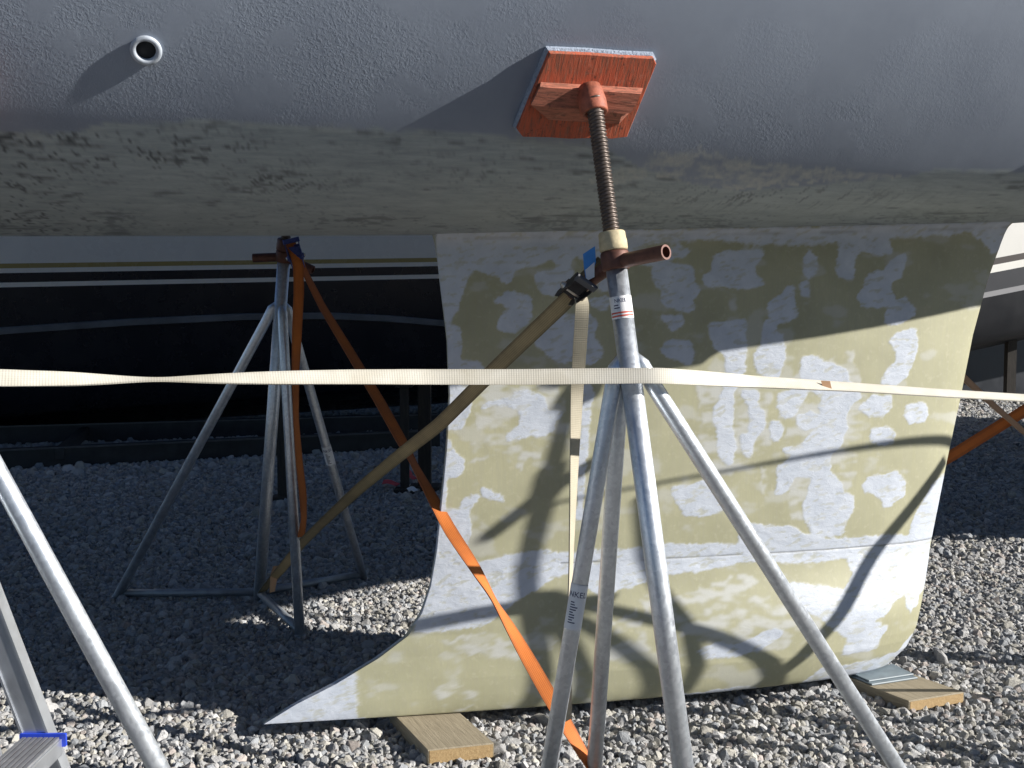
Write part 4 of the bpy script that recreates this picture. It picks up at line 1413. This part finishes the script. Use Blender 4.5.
keys = [near(290, 240, 3.80, 30), near(293, 250, 3.79, 20), near(298, 262, 3.78, 15), near(299, 290, 3.78, 12), near(297, 330, 3.79, 22), near(295.5, 375, 3.80, 50), near(296, 420, 3.80, 60), near(299, 460, 3.80, 50), near(303, 495, 3.80, 45), near(304, 520, 3.80, 60), near(301, 537, 3.80, 50)]
webbing('slack_tail', keys, M['orange_web'], 0.034, 120, parent=root)

# short orange end hanging at the foot of the rear stand
loose = webbing('orange_strap_end', [near(276, 566, 4.1, 50), near(274, 576, 4.1, 35), near(272, 592, 4.1, 55)], M['faded_web'], 0.03, 30, loc=on_z(273, 596, 0))
tag(loose, 'short orange strap end dangling at the foot of the rear stand', 'strap', SG)

# straps to the right of the keel
o = webbing('orange_strap', [(qH + np.array([-0.02, -0.03, 0]), 0), near(1024, 411, 5.02, 4), near(985, 435, 5.05, 3), near(945, 460, 5.08, 3), (H_N + np.array([0.0, 0.0, 0.22]), 10)], M['orange_web'], 0.05, 110, loc=np.append(H_N[:2], 0))
tag(o, 'taut orange strap passing behind the right edge of the keel', 'strap', SG)
o = webbing('peach_strap', [(hH + np.array([0.02, -0.03, 0.0]), 30), near(925, 342, 4.7, 40), near(960, 374, 4.8, 50), near(992, 404, 4.9, 56), near(1024, 432, 5.0, 58), (Q_FEET[0] + np.array([0.03, 0, 0.2]), 40)], M['faded_web'], 0.042, 90, loc=np.append(H_N[:2], 0.01))
tag(o, 'narrow faded peach strap crossing behind the orange one at right', 'strap', SG)
# two straps between the stands beyond the right edge; their shadows fall on the keel
J1 = on_plane(735, 468, W(0, 0.08, 0), BP) + SUN * 1.55; J2 = on_plane(850, 449, W(0, 0.08, 0), BP) + SUN * 1.55; J3 = on_plane(950, 437, W(0, 0.055, 0), BP) + SUN * 1.55
o = webbing('tan_strap', [(rH + np.array([0.06, -0.02, 0.0]), 82), (J1, 80), (J2, 70), (J3, 45), (J3 + (J3 - J2) * 1.2, 30)], M['brown_web'], 0.034, 80, loc=np.append(rN[:2], 0.0), ref=SUN)
tag(o, 'tan strap stretched between the two stands beyond the right edge', 'strap', SG)
V0 = on_plane(662, 500, W(0, 0.082, 0), BP) + SUN * 1.62
o = webbing('cream_strap', [(V0 + np.array([0, 0, 0.04]), 35), (V0 + np.array([0.004, 0, -0.2]), 55), (V0 + np.array([-0.004, 0, -0.45]), 40), (V0 + np.array([0, 0, -0.66]), 55)], M['tail_web'], 0.03, 60, loc=np.append(V0[:2], 0.0), ref=SUN)
tag(o, 'slack cream strap hanging from the handle of the stand beyond the right edge', 'strap', SG)
K1 = on_plane(938, 478, W(0, 0.055, 0), BP) + SUN * 1.42; K2 = on_plane(856, 576, W(0, 0.085, 0), BP) + SUN * 1.42
K3 = K2 + (K2 - K1) * ((K2[2] - 0.02) / (K1[2] - K2[2])); K0 = K1 + (K1 - K2) * 0.25
o = webbing('cream_strap', [(K3, 8), (K2, 8), (K1, 8), (K0, 8)], M['tail_web'], 0.034, 80, loc=np.append(K3[:2], 0.0), ref=SUN)
tag(o, 'cream strap slanting down from the farthest right stand to the ground', 'strap', SG)

# ------------------------------------------------------------------ planks and shims under the keel


def plank(label, corners, z0, z1, cat='plank', name='wood_plank', mats=('plank', 'plank_end'), group='planks under the keel', ends=True):
    c = [np.append(q[:2], z0) for q in corners]
    cen = sum(c) / len(c)
    ex = nrmz(c[3] - c[0]); ey = np.cross([0, 0, 1.0], ex)
    fr = (cen, ex, ey, np.array([0, 0, 1.0]))
    m = MB(); m.prism(c, np.array([0, 0, z1 - z0]), 0.0022)
    if ends:
        root = empty(name, np.append(cen[:2], z0))
        tag(root, label, cat, group)
        m.build('board', M[mats[0]], root, local=fr)
        m2 = MB()
        a, b = c[0], c[1]
        d = -ex * 0.0012
        m2.prism([a + d + (b - a) * 0.02 + np.array([0, 0, 0.003]), a + d + (b - a) * 0.98 + np.array([0, 0, 0.003]), a + d + (b - a) * 0.98 + np.array([0, 0, z1 - z0 - 0.003]), a + d + (b - a) * 0.02 + np.array([0, 0, z1 - z0 - 0.003])], ex * 0.003)
        m2.build('end_grain', M[mats[1]], root, local=fr)
        return root
    o = m.build(name, M[mats[0]], None, loc=np.append(cen[:2], z0), local=fr)
    return tag(o, label, cat, group)


ZB = 0.0375
lc = [on_z(428, 750, ZB), on_z(494, 743, ZB), None, None]
dl = nrmz(np.append((on_z(405, 726, ZB) - lc[0])[:2], 0))
lc[2] = lc[1] + dl * 0.62; lc[3] = lc[0] + dl * 0.62
plank('pale wooden plank under the narrow left tip of the keel', lc, 0.0, ZB)
rc = [on_z(909, 701, ZB - 0.006), on_z(964, 692, ZB - 0.006), None, None]
dr = nrmz(np.append((on_z(853, 680, ZB - 0.006) - rc[0])[:2], 0))
rc[2] = rc[1] + dr * 0.55; rc[3] = rc[0] + dr * 0.55
plank('weathered wooden plank under the right end of the keel, carrying thin grey sheets', rc, 0.0, ZB - 0.006)
pc = [on_z(872, 684, ZB), on_z(918, 677, ZB), on_z(896, 666, ZB), on_z(848, 674, ZB)]
plank('lower thin blue grey sheet lying on the right plank', pc, ZB - 0.0058, ZB - 0.0005, 'sheet', 'thin_sheet', ('slate', 'slate'), 'thin sheets on the right plank', False)
pc2 = [on_z(869, 682, ZB) , on_z(914, 675, ZB), on_z(893, 665, ZB), on_z(846, 672, ZB)]
plank('upper thin blue grey sheet directly under the keel corner', pc2, ZB - 0.0002, ZB + 0.0042, 'sheet', 'thin_sheet', ('slate', 'slate'), 'thin sheets on the right plank', False)

# ------------------------------------------------------------------ aluminium stepladder, lower left
lad = empty('stepladder', (-0.62, 1.45, 0.0))
tag(lad, 'aluminium stepladder with blue plastic end caps in the lower left corner', 'ladder')
LX = lambda z: -0.722 - 0.345 * (z - 0.447)
for yy in (1.715, 1.30):
    m = MB()
    ax_l = nrmz([-0.345, 0, 1.0]); ay_l = np.array([0, 1.0, 0]); an = np.cross(ay_l, ax_l)
    c0 = np.array([LX(0.0), yy, 0.0]); c1 = np.array([LX(1.5), yy, 1.5])
    h = (c1 - c0) / 2
    m.box((c0 + c1) / 2, an * 0.0165, ay_l * 0.011, h, 0.002)
    st = m.build('stile', M['alu'], lad)
    m = MB()
    for q in (-1, 1):
        m.box((c0 + c1) / 2 + an * q * 0.0185, an * 0.0018, ay_l * 0.0135, h * 0.999, 0.0008)
    m.build('stile_flange', M['alu'], st)
    m = MB(); m.box(c0 + np.array([0, 0, 0.012]) + ax_l * 0.01, an * 0.023, ay_l * 0.016, ax_l * 0.022, 0.003); m.build('rubber_foot', M['blue_plastic'], st)
for zz in (0.145, 0.447, 0.749, 1.051, 1.353):
    m = MB()
    cx = LX(zz) + 0.010
    m.box([cx, 1.5075, zz - 0.014], [0.031, 0, 0], [0, 0.192, 0], [0, 0, 0.0125], 0.002)
    trd = m.build('tread', M['alu'], lad)
    m = MB()
    for k in range(7):
        m.box([cx - 0.025 + k * 0.0083, 1.5075, zz + 0.0001], [0.0028, 0, 0], [0, 0.190, 0], [0, 0, 0.0016], 0.0005)
    m.build('grip_rib', M['alu_dark'], trd)
    for yy, s in ((1.7008, 1), (1.3142, -1)):
        m = MB(); m.box([cx + 0.002, yy, zz - 0.004], [0.035, 0, 0], [0, 0.0026, 0], [0, 0, 0.010], 0.001)
        m.build('end_cap', M['blue_plastic'], trd)

# ------------------------------------------------------------------ background boats


def loft_boat(root, name, mat, O, d, length, half, zk, zs, trim, n=70, stem=0.25, rough_hz=None, chine=0.45):
    """simple motor-boat hull: keel line, chine and sheer; stores height above its own trimmed waterline"""
    d = nrmz(d); e = nrmz(np.array([d[1], -d[0], 0]))      # e points to the camera side
    ss = np.linspace(0, 1, n)
    rows = []; hz = []
    for s in ss:
        tap = 1.0 if s < 1 - stem else math.sqrt(max(0.0, 1 - ((s - (1 - stem)) / stem) ** 2)) * 0.985 + 0.015
        lift = trim * s * length
        bowl = max(0, (s - 0.7) / 0.3) ** 2
        prof = []
        for t in np.linspace(0, 1, 30):
            if t < 0.5:
                a = t / 0.5
                q = half * chine * 2 * a * 0.88 * (0.9 + 0.1 * a); z = zk + (chine - 0.0) * a ** 1.5 * 0.55
            else:
                a = (t - 0.5) / 0.5
                q = half * (chine * 2 * 0.88 + (1 - chine * 2 * 0.88) * a ** 0.7); z = zk + chine * 0.55 + (zs - zk - chine * 0.55) * a
            z2 = z + bowl * 0.5 * (1 - t)
            prof.append((q * tap, z2 + lift, z))
        row = [O + d * s * length + e * q + np.array([0, 0, z]) for q, z, _ in prof[::-1]] + [O + d * s * length - e * q + np.array([0, 0, z]) for q, z, _ in prof[1:]]
        rows.append(row); hz.append([z for _, _, z in prof[::-1]] + [z for _, _, z in prof[1:]])
    V = np.array(rows); ns, npn = V.shape[:2]
    idx = np.arange(ns * npn).reshape(ns, npn)
    q = np.stack([idx[:-1, :-1], idx[1:, :-1], idx[1:, 1:], idx[:-1, 1:]], -1).reshape(-1, 4)
    m = MB(); m.v = V.reshape(-1, 3).tolist(); m.f = q.tolist(); m.s = [True] * len(q)
    for i in range(ns - 1):
        m.f.append([int(idx[i, 0]), int(idx[i, -1]), int(idx[i + 1, -1]), int(idx[i + 1, 0])]); m.s.append(False)
    m.f.append([int(x) for x in idx[0]]); m.s.append(False)
    m.f.append([int(x) for x in idx[-1]][::-1]); m.s.append(False)
    hzv = (np.array(hz).ravel()) / 3.0
    m.attr['hz'] = ('FLOAT', hzv)
    return m.build(name, mat, root), V


navy = (0.006, 0.008, 0.014); wht = (0.80, 0.79, 0.74); gold = (0.36, 0.28, 0.10)
Z = lambda z: z / 3.0
wrm = (0.90, 0.83, 0.70)
M['navy_boat'] = mat_boat('navy_white_gelcoat', [(0.0, navy), (Z(1.222), wrm), (Z(1.262), navy), (Z(1.335), wrm), (Z(1.368), (0.42, 0.31, 0.10)), (Z(1.405), wrm)], 0.22, 0.5, 0.12, (0.10, 0.10, 0.10))
nb_dir = nrmz([0.927, 0.375, 0])
nb_e = np.array([nb_dir[1], -nb_dir[0], 0])
A0 = np.array([-3.78, 8.5, 0.0])
NB_O = A0 - nb_dir * 3.5 - nb_e * 1.25
nroot = empty('motor_boat', NB_O + nb_dir * 4)
tag(nroot, 'motor boat with navy bottom, white lines and a gold stripe behind the rear stand', 'boat')
TRIM = 0.028
nh, NV = loft_boat(nroot, 'hull', M['navy_boat'], NB_O + np.array([0, 0, -TRIM * 3.5]), nb_dir, 10.2, 1.25, 0.04, 2.35, TRIM, stem=0.12)
# grey rail that bows along the navy side
rp = []
for s, z in ((2.4, 0.83), (3.5, 0.905), (4.4, 0.965), (5.3, 1.005), (6.0, 1.01), (6.5, 0.985), (7.2, 0.925)):
    rp.append((s, z))
ss_ = np.linspace(2.4, 7.2, 60)
m = MB()
vs = []
for s in ss_:
    z = np.interp(s, [a for a, b in rp], [b for a, b in rp])
    for dz, off in ((-0.028, 0.0), (-0.024, 0.02), (0.022, 0.024), (0.028, 0.0)):
        # hull side offset at this height
        zloc = z - TRIM * (s - 3.5)
        st_i = min(len(NV) - 1, int(s / 10.2 * (len(NV) - 1)))
        col = NV[st_i]; half_n = col.shape[0] // 2 + 1
        zz_ = col[:half_n, 2][::-1]; ee = ((col[:half_n] - NB_O) @ nb_e)[::-1]
        q = np.interp(z + dz, zz_, ee)
        vs.append(NB_O + nb_dir * s + nb_e * (q + off) + np.array([0, 0, z + dz]))
fs = [(i * 4 + j, (i + 1) * 4 + j, (i + 1) * 4 + j + 1, i * 4 + j + 1) for i in range(len(ss_) - 1) for j in range(3)]
m.add(vs, fs, False)
m.build('spray_rail', M['rail_grey'], nroot)

# low steel cradle under the navy boat
cr = empty('steel_cradle', on_z(130, 462, 0))
tag(cr, 'low black steel cradle with two long beams under the navy boat', 'cradle')
for (pxa, pya, pxb, pyb, hgt, wid) in ((-60, 473, 440, 447, 0.135, 0.10), (-60, 447, 440, 431, 0.15, 0.10)):
    a = on_z(pxa, pya, 0.0); b = on_z(pxb, pyb, 0.0)
    dd = nrmz(b - a); nn = np.array([-dd[1], dd[0], 0])
    m = MB(); m.box((a + b) / 2 + np.array([0, 0, hgt / 2]) + nn * wid / 2, (b - a) / 2, nn * wid / 2, [0, 0, hgt / 2], 0.006)
    bmo = m.build('beam', M['beam'], cr)
    m = MB(); m.box((a + b) / 2 + np.array([0, 0, hgt - 0.004]) - nn * 0.004, (b - a) / 2 * 0.998, nn * 0.006, [0, 0, 0.006], 0.001)
    m.build('beam_lip', M['beam_edge'], bmo)
a = on_z(60, 467, 0.0); b = on_z(85, 443, 0.0)
m = MB(); m.box((a + b) / 2 + np.array([0, 0, 0.09]), (b - a) / 2, nrmz(np.cross(b - a, [0, 0, 1])) * 0.03, [0, 0, 0.04], 0.003)
m.build('cross_brace', M['beam'], cr)
# dark props by the trailing edge of the keel
for i, (x0, yb_, w_, top_) in enumerate(((405, 492, 0.05, 0.62), (425, 489, 0.075, 0.66), (283, 500, 0.05, 0.7))):
    P = on_z(x0, yb_, 0.0)
    root = empty('timber_prop', P)
    lab = ('slim dark timber prop left of the pair by the keel edge', 'thicker dark timber prop against the left keel edge', 'dark timber prop behind the rear boat stand')[i]
    tag(root, lab, 'prop', 'timber props under the navy boat')
    m = MB(); m.box(P + np.array([0, 0, top_ / 2]), [w_ / 2, 0, 0], [0, w_ / 2, 0], [0, 0, top_ / 2], 0.004); m.build('post', M['post'], root)
    m = MB(); m.box(P + np.array([0, 0, top_ + 0.012]), [w_, 0, 0], [0, w_, 0], [0, 0, 0.012], 0.003); m.build('cap_board', M['post'], root)
    m = MB(); m.box(P + np.array([0, 0, 0.008]), [w_ * 1.2, 0, 0], [0, w_ * 1.2, 0], [0, 0, 0.016], 0.003); m.build('sole_board', M['post'], root)
# red and white scraps on the gravel beside the props
for i, (ks, mt, lb) in enumerate((([(383, 482), (388, 481), (393, 483), (398, 485)], 'red_cloth', 'red strip of webbing lying on the gravel left of the timber props'),
                                  ([(409, 470), (411, 476), (415, 479)], 'red_cloth', 'small red curl of webbing between the timber props'),
                                  ([(408, 490), (412, 488), (416, 491)], 'sticker', 'small white scrap on the gravel at the foot of the props'))):
    o = webbing('webbing_scrap', [(on_z(x, y, 0.03 + 0.01 * (j % 2)), 40) for j, (x, y) in enumerate(ks)], M[mt], 0.03, 24, loc=on_z(*ks[0], 0.0))
    tag(o, lb, 'scrap', 'scraps beside the timber props')

# white and black boat at far right
M['right_boat'] = mat_boat('white_black_gelcoat', [(0.0, (0.012, 0.013, 0.016)), (Z(1.20), (0.30, 0.30, 0.31)), (Z(1.26), (0.06, 0.062, 0.068)), (Z(1.46), wht), (Z(1.54), (0.10, 0.09, 0.085)), (Z(1.61), (0.74, 0.73, 0.69))], 0.35, 0.3, 0.08, (0.10, 0.10, 0.10))
RB = np.array([3.2, 12.6, 0.0])
rb_dir = nrmz([0.955, 0.28, 0])
rroot = empty('motor_boat', RB + rb_dir * 3)
tag(rroot, 'white topped boat with black bottom seen past the right edge of the keel', 'boat')
loft_boat(rroot, 'hull', M['right_boat'], RB + np.array([0, 0.6, -0.30]), rb_dir, 9.0, 1.5, 0.45, 3.2, 0.17, stem=0.35)
m = MB(); m.box(RB + rb_dir * 3.0 + np.array([0, 0.5, 0.35]), rb_dir * 2.2, [0.01, 0.10, 0], [0, 0, 0.36], 0.02); m.build('skeg', M['dark_hull'], rroot)
for k, (dx, dy) in enumerate(((0.5, 0.35), (1.4, 0.2), (2.6, 0.3))):
    P = RB + rb_dir * dx + np.array([0, -0.5 + dy, 0])
    root = empty('timber_prop', P)
    tag(root, ('dark prop nearest the keel under the far right boat', 'middle dark prop under the far right boat', 'outermost dark prop under the far right boat')[k], 'prop', 'props under the far right boat')
    m = MB(); m.box(P + np.array([0, 0, 0.4]), [0.05, 0, 0], [0, 0.05, 0], [0, 0, 0.40], 0.005); m.build('post', M['post'], root)
    m = MB(); m.box(P + np.array([0, 0, 0.82]), [0.13, 0, 0], [0, 0.09, 0], [0, 0, 0.02], 0.004); m.build('cap_board', M['post'], root)
for k, (px_, w_, hh, lb) in enumerate(((984, 0.09, 0.50, 'slim pale blue drum added for a blue gap far behind the right keel edge'), (999, 0.15, 0.42, 'wider blue drum added for a blue gap far behind the right keel edge'))):
    P = at_y(px_, 380, 16.5); P[2] = 0  # added drums stand for small blue, sky-lit gaps in the background
    m = MB(); m.lathe(P, (0, 0, 1), [(0, w_ * .92), (0.02, w_), (hh * .3, w_), (hh * .33, w_ * 1.03), (hh * .36, w_), (hh * .66, w_), (hh * .69, w_ * 1.03), (hh * .72, w_), (hh - .02, w_), (hh, w_ * .9), (hh - .01, w_ * .8), (hh - .01, 0.001)], 20)
    o = m.build('gap_drum', M['gap_blue'], None, loc=P)
    tag(o, lb, 'drum', 'drums added for blue gaps far behind the keel')

# tall pale hulls added out of view to throw shade over the yard
for nm, O_, d_, L_, hb, zs_, lab in (('blocker', np.array([5.9, 4.8, 0.0]), np.array([0.10, 1.0, 0]), 6.0, 1.40, 5.4, 'very tall pale hulled yacht added beyond the right edge to shade the background'),
                                     ('blocker', np.array([3.6, -2.6, 0.0]), np.array([1.0, 0.0, 0]), 11.0, 1.30, 3.4, 'tall pale hulled yacht added behind the camera to shade the ground there')):
    root = empty(nm, O_)
    tag(root, lab, 'blocker', 'unseen hulls added to cast shade')
    mm = mat_boat('pale_blocker_paint', [(0.0, (0.10, 0.12, 0.16)), (Z(0.9), wht)], 0.3)
    loft_boat(root, 'hull', mm, O_ + np.array([0, 0, 0.75]), d_, L_, hb, 0.1, zs_, 0.0, stem=0.05)
    m = MB(); dn = nrmz(d_); en = np.array([dn[1], -dn[0], 0])
    m.box(O_ + dn * (L_ * .45) + np.array([0, 0, 0.55]), dn * 1.0, en * 0.09, [0, 0, 0.56], 0.03); m.build('keel', M['dark_hull'], root)

for o in bpy.data.objects:
    for k in ('_org', '_axis'):
        if k in o:
            del o[k]
